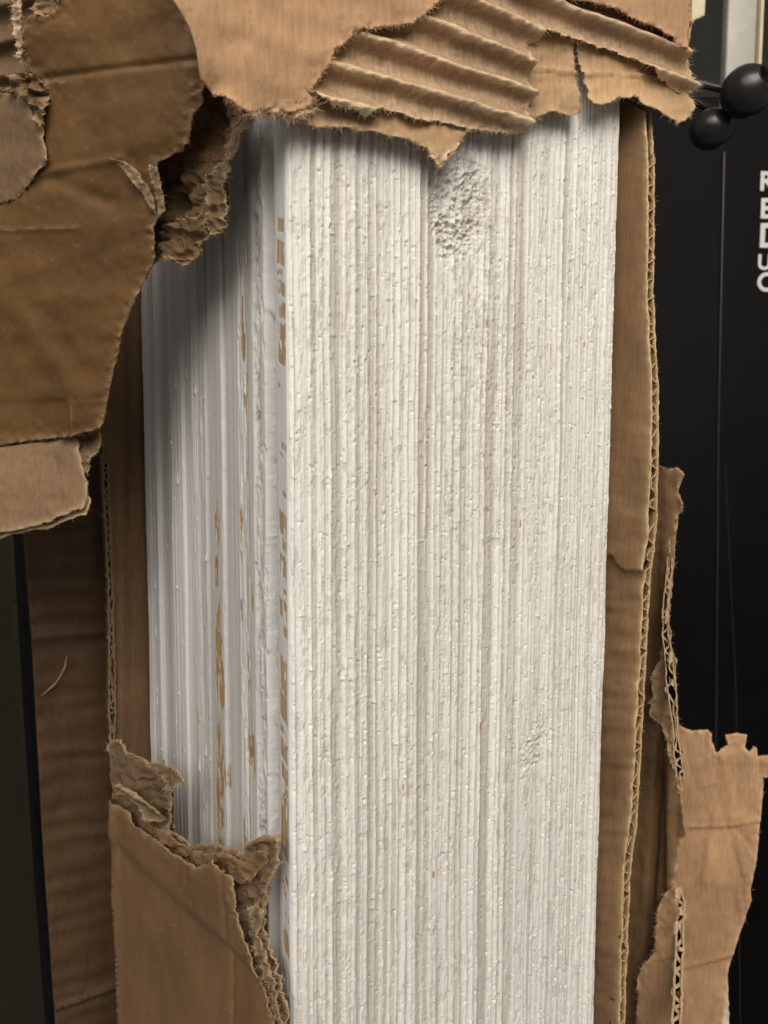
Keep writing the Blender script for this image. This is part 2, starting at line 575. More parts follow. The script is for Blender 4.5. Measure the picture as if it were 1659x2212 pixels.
def hf(name, origin, du, nrm, us, zs, H, attrs, back, parent, label=None):
    """height field with a solid rim going back by 'back' metres"""
    nu, nz = len(us), len(zs)
    U, Z = np.meshgrid(us, zs)
    co = origin[None, None] + du * U[..., None] + nrm * H[..., None]
    co[..., 2] = Z
    co = co.reshape(-1, 3)
    i = (np.arange(nz - 1)[:, None] * nu + np.arange(nu - 1)[None]).ravel()
    f = np.stack([i, i + 1, i + nu + 1, i + nu], 1)
    if np.dot(np.cross(du, (0, 0, 1)), nrm) < 0: f = f[:, ::-1]
    per = np.concatenate([np.arange(nu), np.arange(1, nz) * nu + nu - 1, (nz - 1) * nu + np.arange(nu - 2, -1, -1), np.arange(nz - 2, 0, -1) * nu])
    nb = len(co)
    bk = co[per] - nrm * (H.ravel()[per] + back)[:, None]
    j = np.arange(len(per)); k = (j + 1) % len(per)
    q = np.stack([per[k], per[j], nb + j, nb + k], 1)
    if np.dot(np.cross(du, (0, 0, 1)), nrm) < 0: q = q[:, ::-1]
    co = np.concatenate([co, bk])
    at2 = {a: np.concatenate([v.ravel(), np.zeros(len(per))]) for a, v in attrs.items()}
    me = mesh_np(name, co, [f, q], True, at2)
    return link(name, me, PAINT, parent, label)


def band_profile(us, seed, wmin, wmax, amp, line_p=.5, line_h=.00025, line_w=.00014):
    rng = np.random.RandomState(seed)
    pos = [us[0]]; 
    while pos[-1] < us[-1]: pos.append(pos[-1] + wmin + (wmax - wmin) * rng.rand() ** 1.8)
    pos = np.array(pos)
    lev = (rng.rand(len(pos)) - .5) * 2 * amp
    k = np.clip(np.searchsorted(pos, us) - 1, 0, len(pos) - 1)
    h = lev[k]
    ks = 3
    h = np.convolve(np.pad(h, ks, mode='edge'), np.hanning(2 * ks + 3)[1:-1] / np.hanning(2 * ks + 3)[1:-1].sum(), 'valid')
    ln = np.zeros_like(us)
    for p in pos:
        if rng.rand() < line_p:
            ln = np.maximum(ln, line_h * (.4 + rng.rand()) * np.exp(-((us - p) / (line_w * (.7 + rng.rand()))) ** 2))
    return h, ln


def stamp(H, us, zs, u, z, ru, rz, hgt, kind, rng):
    i0, i1 = np.searchsorted(us, [u - ru * 2, u + ru * 2]); j0, j1 = np.searchsorted(zs, [z - rz * 2, z + rz * 2])
    if i1 - i0 < 2 or j1 - j0 < 2: return
    uu = (us[i0:i1] - u)[None] / ru; zz = (zs[j0:j1] - z)[:, None] / rz
    if kind == 0:      # drip: soft top, sharp lower lip
        g = np.exp(-uu ** 2) * np.where(zz > 0, np.exp(-(zz / 1.3) ** 2), np.exp(-(zz / .35) ** 2))
    else:
        g = np.exp(-(uu ** 2 + zz ** 2) * 1.5)
    H[j0:j1, i0:i1] += g * hgt


us = np.linspace(0, W, 520); zs = np.linspace(-.29, .175, 1700)
U, Z = np.meshgrid(us, zs)
rng = np.random.RandomState(5)
ks_, kz = to_front(985, 440)
k2s, k2z = to_front(1150, 1612)
dk = ((U - ks_ - .0012) / .0108) ** 2 + ((Z - kz) / .019) ** 2 + .55 * fbm(U * 110, Z * 60, 2, 3)
dk2 = (((U - k2s) * .75 + (Z - k2z) * -.45) / .005) ** 2 + (((U - k2s) * .45 + (Z - k2z) * .75) / .013) ** 2
# grain lines bend round the knots
warp = .0007 * fbm(Z * 14, U * 30, 3, 3) + .0014 * np.exp(-((Z - kz) / .035) ** 2) * np.tanh((U - ks_) / .012) * np.exp(-np.abs(U - ks_) / .02) * -1
warp = warp + .00007 * fbm(U * 900, Z * 330, 7, 3) + .00010 * fbm(U * 500, Z * 60, 9, 2)
Uw = np.clip(U + warp, 0, W)
h1, l1 = band_profile(us, 21, .0013, .0036, .00030, .85, .00042, .00026)
h2, l2 = band_profile(us, 22, .0008, .0026, .00020, .6, .00034, .00020)
sel = sm(fbm(U * 160, Z * 7, 31, 2), -.12, .12)
lin1 = np.interp(Uw, us, l1) * (.5 + .6 * sm(fbm(U * 300, Z * 12, 33, 3), -.35, .2))
lin2 = np.interp(Uw, us, l2) * sm(fbm(U * 500, Z * 25, 35, 3), -.1, .25)
H = np.interp(Uw, us, h1) * 1.1 + np.interp(Uw, us, h2) * sel * .9 + 1.15 * lin1 + 1.0 * lin2
rph = Uw / .00292 + .55 * fbm(Uw * 130, Z * 1.5, 38, 2) + .05 * fbm(U * 300, Z * 260, 39, 3)
reg = sm(np.sin(rph * 2 * PI), -.45, .25) * (.55 + .45 * sm(fbm(U * 200, Z * 9, 40, 2), -.35, .1))
rv = 1 - reg
H += .00034 * reg
H += .00014 * fbm(U * 1300, Z * 28, 41, 2) + .00007 * fbm(U * 1000, Z * 600, 45, 3)
chip = fbm(U * 950, Z * 190, 46, 4)                      # small lifted flakes of paint
H += .00011 * sm(chip, .2, .26) * sm(fbm(U * 130, Z * 40, 48, 2), -.25, .15) - .00024 * sm(-chip, .26, .33)
# crusty zones
zone = .55 * sm(fbm(U * 120, Z * 7, 51, 3), .0, .3)
cx, cz = to_front(1060, 800)
zone = np.clip(zone + .9 * np.exp(-((U - cx) / .022) ** 2 - ((Z - cz) / .06) ** 2), 0, 1.3)
H += zone * .00042 * (ridged(U * 1000, Z * 480, 55, 3) - .45)
for i in range(8200):
    u = rng.rand() * W; z = zs[0] + rng.rand() * (zs[-1] - zs[0])
    a = rng.rand()
    if a < .5: stamp(H, us, zs, u, z, .00020 + .0006 * rng.rand() ** 2, .0003 + .0016 * rng.rand() ** 2, .00010 + .00046 * rng.rand() ** 2, 0, rng)
    elif a < .86: stamp(H, us, zs, u, z, .00018 + .0003 * rng.rand(), .00028 + .0004 * rng.rand(), -.0003 - .0006 * rng.rand(), 1, rng)
    else: stamp(H, us, zs, u, z, .0007 * (1 + rng.rand()), .00022, .0003 * (rng.rand() - .35), 0, rng)
# knots
kn = 1 - sm(dk, .55, 1.25); kn2 = 1 - sm(dk2 + .7 * fbm(U * 250, Z * 200, 60, 3), .4, 1.3)
wz = Z + .002 * fbm(U * 200, Z * 200, 61, 2)
wu = U + .003 * fbm(U * 160, Z * 160, 62, 3)
rk = (ridged(wu * 240, wz * 300 - U * 120, 63, 4) - .5) * .0018 + .0013 * fbm(U * 900, Z * 1000, 66, 4)
H = H * (1 - kn * .8) + kn * (rk - .0009)
ring = np.exp(-((dk - 1.1) / .5) ** 2)
H += ring * .0007 * (ridged(U * 500, Z * 400, 67, 3) - .4)
H = H * (1 - kn2 * .7) + kn2 * ((ridged(U * 420 + Z * 150, Z * 450, 68, 3) - .5) * .0009 + .0007 * fbm(U * 900, Z * 900, 69, 3))
# right hand arris rounded / planed strip
strip = sm(U, W - .0056, W - .0050)
H = H * (1 - strip) + strip * (-.0003)
H -= np.clip(U - (W - .0048), 0, 1) * 1.35
H -= (.0009 + .0006 * sm(fbm(Z * 40, U * 0 + 2, 59, 3), 0, .3)) * np.exp(-U / (.0004 + .0004 * sm(fbm(Z * 55, U * 0, 58, 3), 0, .3)))
shade_tone = np.clip(.30 * rv * (.6 + .6 * sm(fbm(U * 800, Z * 50, 37, 3), -.3, .3)) + .34 * sm(-chip, .24, .36) + sm(-np.interp(Uw, us, h1) - .7 * sel * np.interp(Uw, us, h2) - .5 * (lin1 + lin2), -.00006, .00014) * .85 * (.45 + .55 * sm(fbm(U * 300, Z * 11, 71, 3), -.3, .3)) + .35 * zone * sm(fbm(U * 900, Z * 400, 73, 2), .05, .35) + (kn * .5 + kn2 * .35) * (.4 + .6 * sm(fbm(U * 300, Z * 300, 74, 3), -.2, .3)), 0, 1)  # recesses darkened in colour, shade painted into grooves and pits
wood = np.zeros_like(U)


def blob(Wd, UU, ZZ, u, z, ru, rz, seed, hard=.35):
    d = ((UU - u) / ru) ** 2 + ((ZZ - z) / rz) ** 2 + 1.3 * fbm(UU * 700 + u * 999, ZZ * 130, seed, 4)
    np.maximum(Wd, 1 - sm(d, 1 - hard, 1), out=Wd)


for (px, py, rx, ry) in ((1037, 1572, 5, 13), (1108, 1512, 3, 9), (1050, 700, 3, 9), (1188, 760, 3, 14), (1262, 745, 2.5, 10), (935, 1888, 3, 8), (1123, 1130, 2.5, 9), (1012, 640, 2.5, 6),
                         (1240, 1900, 2.5, 7), (870, 1700, 2, 6), (1093, 868, 3, 12), (1180, 1490, 2, 9)):
    u, z = to_front(px, py)
    blob(wood, U, Z, u, z, rx * .00017, ry * .00017, 81)
hf('front_board', A, DF, NF, us, zs, H, {'shade_tone': shade_tone * (1 - strip), 'wood': wood, 'face_shade': strip * .8}, .0095, post)

# narrow edge of the front board, seen on the left of it
ue = np.linspace(.0, .0088, 46); ze = np.linspace(-.29, .175, 1500)
U, Z = np.meshgrid(ue, ze)
H = .00006 * fbm(U * 900, Z * 60, 91, 3) - .0006 * np.exp(-U / .0004) - .0008 * np.exp(-(.0088 - U) / .0004)
wood = np.zeros_like(U)
yy = np.interp(Z[:, 0], to_side(np.full(60, 612.), np.linspace(0, 2300, 60))[1][::-1], np.linspace(0, 2300, 60)[::-1])
runs = [(475, 505), (524, 576), (586, 598), (612, 642), (656, 690), (702, 790), (838, 848), (958, 972), (985, 992), (1062, 1074), (1112, 1160), (1166, 1192), (1205, 1250),
        (1272, 1282), (1300, 1338), (1350, 1372), (1426, 1500), (1504, 1560), (1576, 1590), (1600, 1640), (1655, 1690), (1694, 1712), (1716, 1850), (1872, 1900), (1908, 1935), (1960, 1975), (2000, 2050), (2078, 2112), (2130, 2240)]
for n_, (a_, b_) in enumerate(runs):
    rg = np.random.RandomState(n_ + 7)
    lo, hi_ = (.0016, .0066) if b_ - a_ > 28 else ((.0014, .0042) if n_ % 2 else (.0034, .0068))
    Y2 = yy[:, None] + (U - .003) * (2600 + 1500 * rg.rand()) + 5 * fbm(U * 1200, Z * 0 + n_, n_, 2)
    e1 = lo + .0006 * fbm(Z * 90, U * 0 + n_, 97, 2); e2 = hi_ + .0007 * fbm(Z * 70, U * 0 + n_, 98, 2)
    mk = sm(Y2, a_ - 1.5, a_ + 1.5) * (1 - sm(Y2, b_ - 1.5, b_ + 1.5)) * sm(U, e1 - .0002, e1 + .0002) * (1 - sm(U, e2 - .0002, e2 + .0002))
    wood = np.maximum(wood, mk)
speck = sm(fbm(U * 700, Z * 160, 99, 3), .28, .36)
wood = np.clip(wood - speck, 0, 1)
smear = sm(fbm(U * 1400, Z * 45, 94, 2), -.1, .2)
wood = wood * (.8 + .2 * smear)
H -= wood * .00015
hf('board_edge', A + NS * .0004 - NS * 0, DS, NS, ue + .0004, ze, H, {'shade_tone': wood * 0, 'wood': wood, 'face_shade': np.full_like(U, .75)}, .004, post, 'smooth narrow board edge with bare tan patches')

# ribbed side
us = np.linspace(.0094, L, 430); zs = np.linspace(-.40, .20, 1500)
U, Z = np.meshgrid(us, zs)
prof_px = [(300, -.0030), (312, -.0016), (316, 0), (342, .0002), (345, -.0008), (374, -.0009), (377, .0006), (398, .0005), (401, -.0002), (418, -.0006), (421, .0004), (446, .0001), (449, -.0014), (456, -.0012),
           (459, .0009), (486, .0007), (489, -.0014), (493, -.001), (497, .0012), (517, .0013), (520, .0004), (541, .0003), (544, .0010), (551, .0009), (553, -.0001), (568, 0), (570, .0007), (576, .0006), (578, -.0012), (592, -.0016), (600, -.0018)]
pu = [float(to_side(x, 1300)[0]) for x, h in prof_px]
o_ = np.argsort(pu); pu = np.array(pu)[o_]; ph_ = np.array([h for x, h in prof_px])[o_]
uf = np.linspace(0, L + .01, 1200)
pr = np.interp(uf, pu, ph_)
warp = .0005 * fbm(Z * 8, U * 20, 103, 3) + .00022 * fbm(Z * 200, U * 300, 104, 3)
Uw = U + warp * sm(U, .012, .03)
H = np.interp(Uw, uf, pr) * 1.9
# measure of nearness: fine ribs near the front, broad ones to the back
near = 1 - sm(U, .03, .10)
h4, l4 = band_profile(us, 125, .0004, .0022, .00016, .6, .0002, .00012)
h3, l3 = band_profile(us, 121, .0010, .0045, .00030, .7, .00045, .00022)
Us = np.clip(Uw, us[0], us[-1])
H += .35 * np.interp(Us, us, h4) + .25 * np.interp(Us, us, l4)
H += np.interp(Us, us, h3) * .5 + .7 * np.interp(Us, us, l3) * sm(fbm(U * 250, Z * 10, 131, 3), -.2, .3)
texz = 1 - sm(U, .024, .030)
tt1 = fbm(U * 420 + 3 * fbm(U * 90, Z * 60, 148, 2), Z * 55, 141, 4); tt2 = fbm(U * 800, Z * 160, 143, 4)
H += texz * (.0007 * sm(tt1, -.08, -.03) + .0006 * sm(tt1, .12, .17) + .0004 * sm(tt2, .05, .12) - .0009)
mid = np.exp(-((U - .048) / .006) ** 2) + .6 * np.exp(-((U - .075) / .012) ** 2)
H += mid * .0005 * (ridged(U * 350, Z * 150, 145, 3) - .5)
H += .00022 * fbm(U * 900, Z * 22, 147, 3) + (.00022 * sm(fbm(U * 600, Z * 45, 171, 4), .10, .15) - .00025 * sm(fbm(U * 500, Z * 35, 176, 4), .2, .26)) * (.35 + near)
for i in range(520):
    u = us[0] + (us[-1] - us[0]) * rng.rand() ** 1.6; z = zs[0] + rng.rand() * (zs[-1] - zs[0])
    stamp(H, us, zs, u, z, .0004 + .0012 * rng.rand() ** 2, .0006 + .004 * rng.rand() ** 2, .0002 + .0006 * rng.rand() ** 1.5, 0, rng)
H = np.minimum(H, .0018 - .0008 * near)
wood = np.zeros_like(U)
for (px, py, rx, ry) in ((541, 1632, 8, 62), (474, 1400, 7, 60), (478, 1480, 8, 50), (476, 1610, 7, 60), (484, 1660, 7, 45), (472, 1140, 5, 45), (470, 1240, 4, 40), (478, 1740, 7, 80), (480, 1850, 8, 60),
                         (524, 720, 4, 60), (530, 850, 5, 40), (415, 1070, 3, 25), (520, 1150, 2, 60), (545, 1290, 2, 30), (522, 1330, 2, 40), (423, 1640, 4, 40), (528, 1830, 3, 50), (424, 1540, 3, 30), (475, 1320, 4, 30), (534, 1480, 3, 70)):
    u, z = to_side(px, py)
    u2, _ = to_side(px - rx, py)
    blob(wood, U, Z, u, z, abs(u2 - u) * 1.1, ry * .00019, 151)
wood = np.clip(wood - sm(fbm(U * 900, Z * 150, 155, 3), .16, .3), 0, 1)
H -= wood * .00025
rb = np.random.RandomState(77)
bp = np.sort(np.concatenate([rb.rand(10), rb.rand(12) ** 2])) * L
bv = (rb.permutation(22) / 21.) ** 1.3
bandt = bv[np.clip(np.searchsorted(bp, Us.ravel()) - 1, 0, 21)].reshape(U.shape)
face_shade = .3 + .35 * sm(fbm(U * 90, Z * 3, 161, 2), -.2, .2)  # side face toned down in colour for its weaker light
shade_tone = np.clip(1.15 * bandt * (.55 + .6 * sm(fbm(U * 700, Z * 9, 163, 3), -.3, .3)) + .3 * sm(-H, 0, .0008), 0, 1)  # random band tones plus shade painted into the low spots
hf('side_board', A - NS * .0009, DS, NS, us, zs, H, {'shade_tone': shade_tone, 'wood': wood, 'face_shade': face_shade}, .01, post, 'deeply ribbed side face with flaking paint')
# solid heart of the post behind the boards
ctr = A + DF * (W / 2) + DS * (L / 2 + .004)
box('core_beam', (ctr[0], ctr[1], -.1), W - .024, L - .012, .60, PAINT, post, PHI)

# ------------------------------------------------------------------ the torn carton
carton = thing('cardboard_carton', 'torn brown corrugated cardboard carton wrapped around the white post', 'cardboard box', (float(A[0] + .02), float(A[1] + .1), -.33))
FP = .0106      # flute pitch


def part(name, label=None, parent=None):
    o = bpy.data.objects.new(name, None); C.objects.link(o)
    o.parent = parent or carton
    o.matrix_parent_inverse = parent_inv(o.parent)
    if label: o['label'] = label
    return o


def flutes(a, z0=0.0, p=FP, sharp=1.0):
    def f(x, y, co):
        z = co[:, 2] + .0007 * fbm(x / 90, y / 60, 9, 2)
        th = (z - z0) * 2 * PI / p
        w = np.cos(th + sharp * .5 * np.cos(th))
        w = 2 * ((w + 1) / 2) ** (1 + .9 * sharp) - 1
        return a * w + (.0004 if abs(a) > .0005 else 0) * fbm(x / 25, y / 12, 12, 3)
    return f


def z_at(x, y, pl): return float(hit(x, y, pl)[2])


GO = .0092
flare = lambda x, y: .004 * sm(x, 1150, 1470) + .002 * sm(y, 150, 260)
zc = z_at(1000, 139, PF(GO))
front = part('front_panel', 'upper front panel torn open to show horizontal flutes')
# inner liner (behind), lower torn edge
t = 3.0
inner_out = [(430, -520), (1485, -520), (1474, 60), (1466, 110), (1466, 129, 1.5), (1474, 163, 2), (1474, 205, 2), (1463, 215, t), (1463, 251, t), (1453, 271, t), (1419, 289, t), (1402, 271, t), (1364, 244, t), (1358, 220, t), (1317, 219, t), (1293, 237, t),
             (1263, 234, 2), (1256, 169, 1.2), (1241, 100, 1), (1236, 92, 1), (1241, 163, 1.2), (1244, 245, t), (1222, 257, t), (1182, 245, t), (1138, 262, 2), (1136, 288, t), (1060, 292, 2), (1004, 286, 1.5), (975, 325, 2), (940, 368, 2), (921, 340, 2), (900, 322, 2), (860, 305, 2), (800, 292, 2), (740, 284, 2), (700, 282, 2), (650, 274, 2), (600, 262, 2), (545, 250, 2), (520, 235, 1), (470, 200, 0)]


def b_inner(x, y, co):
    h = flare(x, y) + .0006 * fbm(x / 60, y / 40, 14, 3)
    m = sm(x, 1130, 1165)
    h = h + m * .0013 * (ridged(x / 55, y / 45, 19, 2) - .5) + m * .0035 * sm(y, 200, 290) * sm(x, 1240, 1270)
    h = h - .0007 * np.exp(-((x - 1243 - (y - 100) * .05) / 9) ** 2)
    h = h + .0022 * sm(y, 250, 360) * (x < 1130)
    h = h + .0012 * np.exp(-((y - (150 + (x - 1150) * .1)) / 3.0) ** 2) * m
    return h


sheet('inner_liner', inner_out, PF(GO - .0052), INNER, front, b_inner, seed=201, sp=6, fuzz=(.9, .0020))
# corrugated medium
med_out = [(640, -520), (1480, -520), (1470, 60), (1466, 118, 2), (1476, 163, 3), (1487, 193, 3), (1478, 209, 3), (1455, 207, 2), (1420, 185, 2), (1395, 168, 2), (1370, 140, 2), (1335, 125, 3), (1318, 113, 2), (1260, 95, 2.5), (1225, 82, 2), (1185, 70, 2), (1172, 62, 1), (1168, 85, 1.5),
           (1148, 92, 1), (1150, 115, 1), (1154, 160, 1), (1152, 205, 1), (1144, 235, 1), (1140, 254, 2), (1136, 286, 3), (1104, 289, 3), (1064, 284, 2.5), (1005, 277, 2.5), (945, 265, 3), (906, 266, 3.5), (858, 247, 3), (818, 238, 3), (783, 257, 3), (767, 246, 3), (707, 237, 3), (690, 222, 2), (640, 190, 0)]


def b_med(x, y, co):
    f = flutes(.0023, zc, FP, 1.0)(x, y, co)
    # crushed crests
    cr = sm(f, .0012, .0022)
    f = f - cr * (.0003 + .0005 * fbm(x / 22, y / 7, 23, 3)) + .00035 * cr * ridged(x / 13, y / 4.5, 24, 2)
    return f + flare(x, y)


def crest_pale(x, y, h):
    h = h - flare(x, y)
    return sm(h + .0011 * fbm(x / 20, y / 9, 25, 4), .0003, .0009) * (.35 + .6 * sm(fbm(x / 22, y / 6, 26, 3), -.3, .3))


sheet('corrugated_medium', med_out, PF(GO - .0022), MEDIUM, front, b_med, seed=202, sp=3.2, fuzz=(1.6, .0019), thick=.0003, pale=crest_pale)
# outer liner: pale left area and upper right corner
outer_out = [(452, -520), (1000, -520), (975, -20, 1), (945, 4, 3), (929, 20, 3), (894, 50, 3), (842, 57, 3), (787, 62, 3), (763, 71, 2.5), (747, 91, 3), (723, 107, 3), (711, 139, 3), (683, 179, 2.5), (668, 202, 2.5), (686, 218, 3), (656, 236, 3), (620, 240, 3), (585, 228, 3), (549, 240, 3), (520, 236, 2), (498, 215, 1), (470, 190, 0), (440, 160, 0), (425, 100, 0), (410, 60, 0), (372, -5, 0), (360, -520, 0)][1:]


def b_outer(x, y, co):
    h = .0009 * fbm(x / 120, y / 90, 31, 2) + .00025 * fbm(x / 26, y / 60, 33, 2)
    h = h + flutes(.00018, zc, FP, .3)(x, y, co)
    h = h - .010 * (1 - sm(x, 395, 520)) ** 2 * sm(y, 60, 260)
    h = h - .003 * np.exp(-((x - 470) / 22) ** 2 - ((y - 190) / 40) ** 2)
    return h


sheet('outer_liner', outer_out, PF(GO + .0006), KRAFT, front, b_outer, seed=203, sp=7, fuzz=(1.5, .0022))
outer2 = [(1050, -520), (1486, -520), (1470, 60), (1465, 118, 2), (1436, 95, 2.5), (1400, 66, 2.5), (1368, 56, 2.5), (1334, 28, 2.5), (1270, 8, 2.5), (1215, -6, 2.5), (1120, -30, 2)]
sheet('outer_liner', outer2, PF(GO + .0006), KRAFT, front, lambda x, y, co: flare(x, y) + .0006 * fbm(x / 60, y / 60, 37, 2) - .0006 * np.exp(-((x - 1348) / 2.5) ** 2), seed=204, sp=6, fuzz=(1.2, .002))
# lower ragged underlip (fuzzy torn strip under the pale liner)
lip = [(500, 205), (548, 214), (620, 222), (668, 214), (690, 228, 3), (668, 247, 4), (640, 252, 4), (600, 250, 4), (570, 243, 4), (548, 252, 3), (528, 250, 3), (520, 230, 2)]
sheet('torn_core', lip, PF(GO - .001), MEDIUM, front, None, seed=205, sp=3.5, crumple=.002, fuzz=(1.8, .0024))
# hanging tip
tip = [(905, 292), (935, 300), (1004, 284), (990, 310, 1.5), (975, 330, 2), (955, 340, 2), (940, 368, 2), (922, 345, 2), (915, 320, 1)]
sheet('torn_tip', tip, PF(GO - .0035), MEDIUM, front, lambda x, y, co: .003 * sm(y, 290, 360), seed=206, sp=4, crumple=.0012, fuzz=(1.0, .0015))

# --- left wall bulging outwards
PL = plane3((452, 100, .2165), (0, 100, .236), (340, 560, .245))
left = part('left_panel', 'left panel bulging outward in shade, with a folded tab')
lf_out = [(131, -520, 0), (400, -520), (398, 0, 1), (425, 45, 1.5), (437, 72, 1.5), (453, 95, 1.5), (453, 150, 2), (432, 186, 2.5), (434, 222, 2.5), (420, 258, 2.5), (413, 310, 2.5), (392, 330, 2), (369, 341, 2), (345, 350, 2), (338, 372, 1.5), (346, 400, 1.5), (356, 440, 1.5), (345, 470, 2), (333, 490, 2), (336, 515, 2),
          (338, 555, 1.5), (317, 595, 1), (290, 655, .6), (268, 710, .6), (245, 800, .6), (228, 870, .6), (216, 925, 1), (200, 931, 1), (185, 934, 1), (150, 945, .8), (70, 952, .5), (0, 962), (-420, 975), (-420, 196), (0, 190, 1.5), (60, 190, 1.5), (96, 205, 1.5), (99, 183, 1.5), (67, 159, 1.5), (52, 139, 1.5), (48, 80, 1.5), (60, 52, 1.5), (79, 32, 1.5), (107, 36, 1.5), (127, 24, 1.5)]


def line_d(x, y, a, b):
    ax, ay = a; bx, by = b
    l = math.hypot(bx - ax, by - ay)
    t = ((x - ax) * (bx - ax) + (y - ay) * (by - ay)) / l ** 2
    return ((x - ax) * (by - ay) - (y - ay) * (bx - ax)) / l, np.clip(1 - 8 * np.maximum(0, np.maximum(-t, t - 1)), 0, 1)


def b_left(x, y, co):
    h = .0030 * fbm(x / 190, y / 210, 41, 2) + .0005 * fbm(x / 40, y / 50, 43, 3)
    for a, b, w, d in (((91, 170), (440, 127), 8, -.0009), ((-10, 497), (165, 492), 5, .0004), ((290, 340), (345, 480), 12, -.0007), ((60, 690), (215, 930), 26, .0009), ((0, 560), (160, 800), 26, -.0008),
                       ((70, 380), (260, 345), 10, .0008), ((150, 870), (152, 940), 4, .0008), ((105, 380), (250, 440), 18, -.0008)):
        s, m = line_d(x, y, a, b)
        h = h + d * np.exp(-(s / w) ** 2) * m + d * .8 * np.tanh(s / (w * 2.5)) * m * .5
    h = h + flutes(.00012, 0, FP, .2)(x, y, co) - .0055 * sm(x, 380, 470) ** 2
    return h


def scuffs(lines, seed):
    def f(x, y, h):
        o = 0 * x
        for a, b, w, v in lines:
            q, m = line_d(x + 3 * fbm(x / 30, y / 30, seed, 2), y + 3 * fbm(x / 25, y / 25, seed + 2, 2), a, b)
            o = np.maximum(o, v * np.exp(-(q / w) ** 2) * (m > .5) * sm(fbm(x / 22, y / 22, seed + 4, 3), -.25, .2))
        return o + .35 * sm(fbm(x / 13, y / 9, seed + 6, 4), .52, .66)
    return f


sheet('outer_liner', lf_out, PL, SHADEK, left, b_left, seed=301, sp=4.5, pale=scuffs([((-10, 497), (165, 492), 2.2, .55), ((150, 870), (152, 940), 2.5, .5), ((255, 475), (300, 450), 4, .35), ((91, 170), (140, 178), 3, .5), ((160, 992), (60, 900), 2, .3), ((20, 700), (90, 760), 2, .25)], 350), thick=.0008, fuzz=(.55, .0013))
pat = [(-420, 200), (0, 198, 1.5), (28, 200, 1.5), (42, 208, 2), (63, 246, 2), (91, 278, 2), (95, 310, 1.5), (107, 345, 2), (100, 356, 2), (79, 377, 3), (40, 417, 3), (0, 440, 3), (-420, 470)]
PLf = (PL[0] + PL[1] * .0016, PL[1])
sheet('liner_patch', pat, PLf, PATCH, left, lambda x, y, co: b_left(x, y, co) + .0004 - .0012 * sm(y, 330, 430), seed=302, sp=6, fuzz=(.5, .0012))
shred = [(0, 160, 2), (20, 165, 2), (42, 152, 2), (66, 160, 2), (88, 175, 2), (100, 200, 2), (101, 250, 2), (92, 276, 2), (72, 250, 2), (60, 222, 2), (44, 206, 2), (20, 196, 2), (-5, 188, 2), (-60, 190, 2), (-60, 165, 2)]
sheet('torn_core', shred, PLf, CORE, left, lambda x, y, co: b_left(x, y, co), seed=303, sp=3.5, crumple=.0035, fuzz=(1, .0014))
bk = [(-420, -520), (160, -520), (165, 60), (130, 240), (-420, 240)]
PLb = (PL[0] - PL[1] * .007, PL[1])
sheet('corrugated_medium', bk, PLb, PATCH, left, lambda x, y, co: flutes(.0015, 0, .0095)(x, y, co), seed=304, sp=5, fuzz=(.8, .0015))
vert = [(30, -520), (60, -520), (48, 0, 2), (44, 50, 2), (48, 100, 2), (44, 135, 2), (36, 130, 2), (32, 80, 2), (28, 30, 2)]
sheet('torn_edge', vert, PLf, MEDIUM, left, None, seed=305, sp=4, crumple=.001, fuzz=(1, .0014))
lob = [(70, -520), (134, -520), (131, 0, 2), (128, 24, 2), (108, 36, 2), (80, 32, 2), (70, 20, 1.5), (74, 0, 1)]
sheet('torn_core', lob, PLf, PATCH, left, None, seed=306, sp=4, crumple=.002, fuzz=(1, .0014))
# folded tab below
tabp = plane3((0, 1000, .286), (180, 1000, .283), (100, 1150, .277))
tab = [(-420, 992), (0, 964), (110, 948, .6), (150, 940, 1), (161, 946, 2), (170, 975, 2), (180, 1005, 2), (188, 1040, 2), (188, 1078, 2), (176, 1102, 3), (158, 1100, 3), (140, 1112, 3), (112, 1130, 3), (80, 1134, 2), (0, 1152, 1.5), (-420, 1180)]
sheet('folded_tab', tab, tabp, PATCH, left, lambda x, y, co: .0012 * (ridged(x / 60, y / 70, 46, 2) - .5) + .0016 * np.exp(-((x - 130) / 22) ** 2) * fbm(x / 12, y / 30, 49, 2) - .0022 * sm(y, 975, 950), seed=307, sp=5, thick=.0008, crumple=.0006, fuzz=(1, .0013))
tabb = [(-420, 1180), (0, 1150), (80, 1134), (112, 1130), (158, 1105), (180, 1100), (190, 1070, 2), (197, 1085, 2), (186, 1112, 2), (150, 1122, 2), (112, 1139, 2), (60, 1147, 2), (0, 1161, 1.5), (-420, 1190)]
sheet('tab_edge', tabb, (tabp[0] - tabp[1] * .003, tabp[1]), MEDIUM, left, None, seed=308, sp=4, crumple=.0006, fuzz=(.6, .0012))
loop = [(150, 940, 1), (190, 930, 1), (212, 920, 1.5), (222, 945, 2), (222, 968, 2), (208, 985, 2), (196, 998, 2), (190, 1030, 2), (176, 1000, 2), (165, 960, 2)]
sheet('torn_core', loop, (tabp[0] - tabp[1] * .004, tabp[1]), CORE, left, None, seed=309, sp=3.5, crumple=.004, fuzz=(.8, .0013))

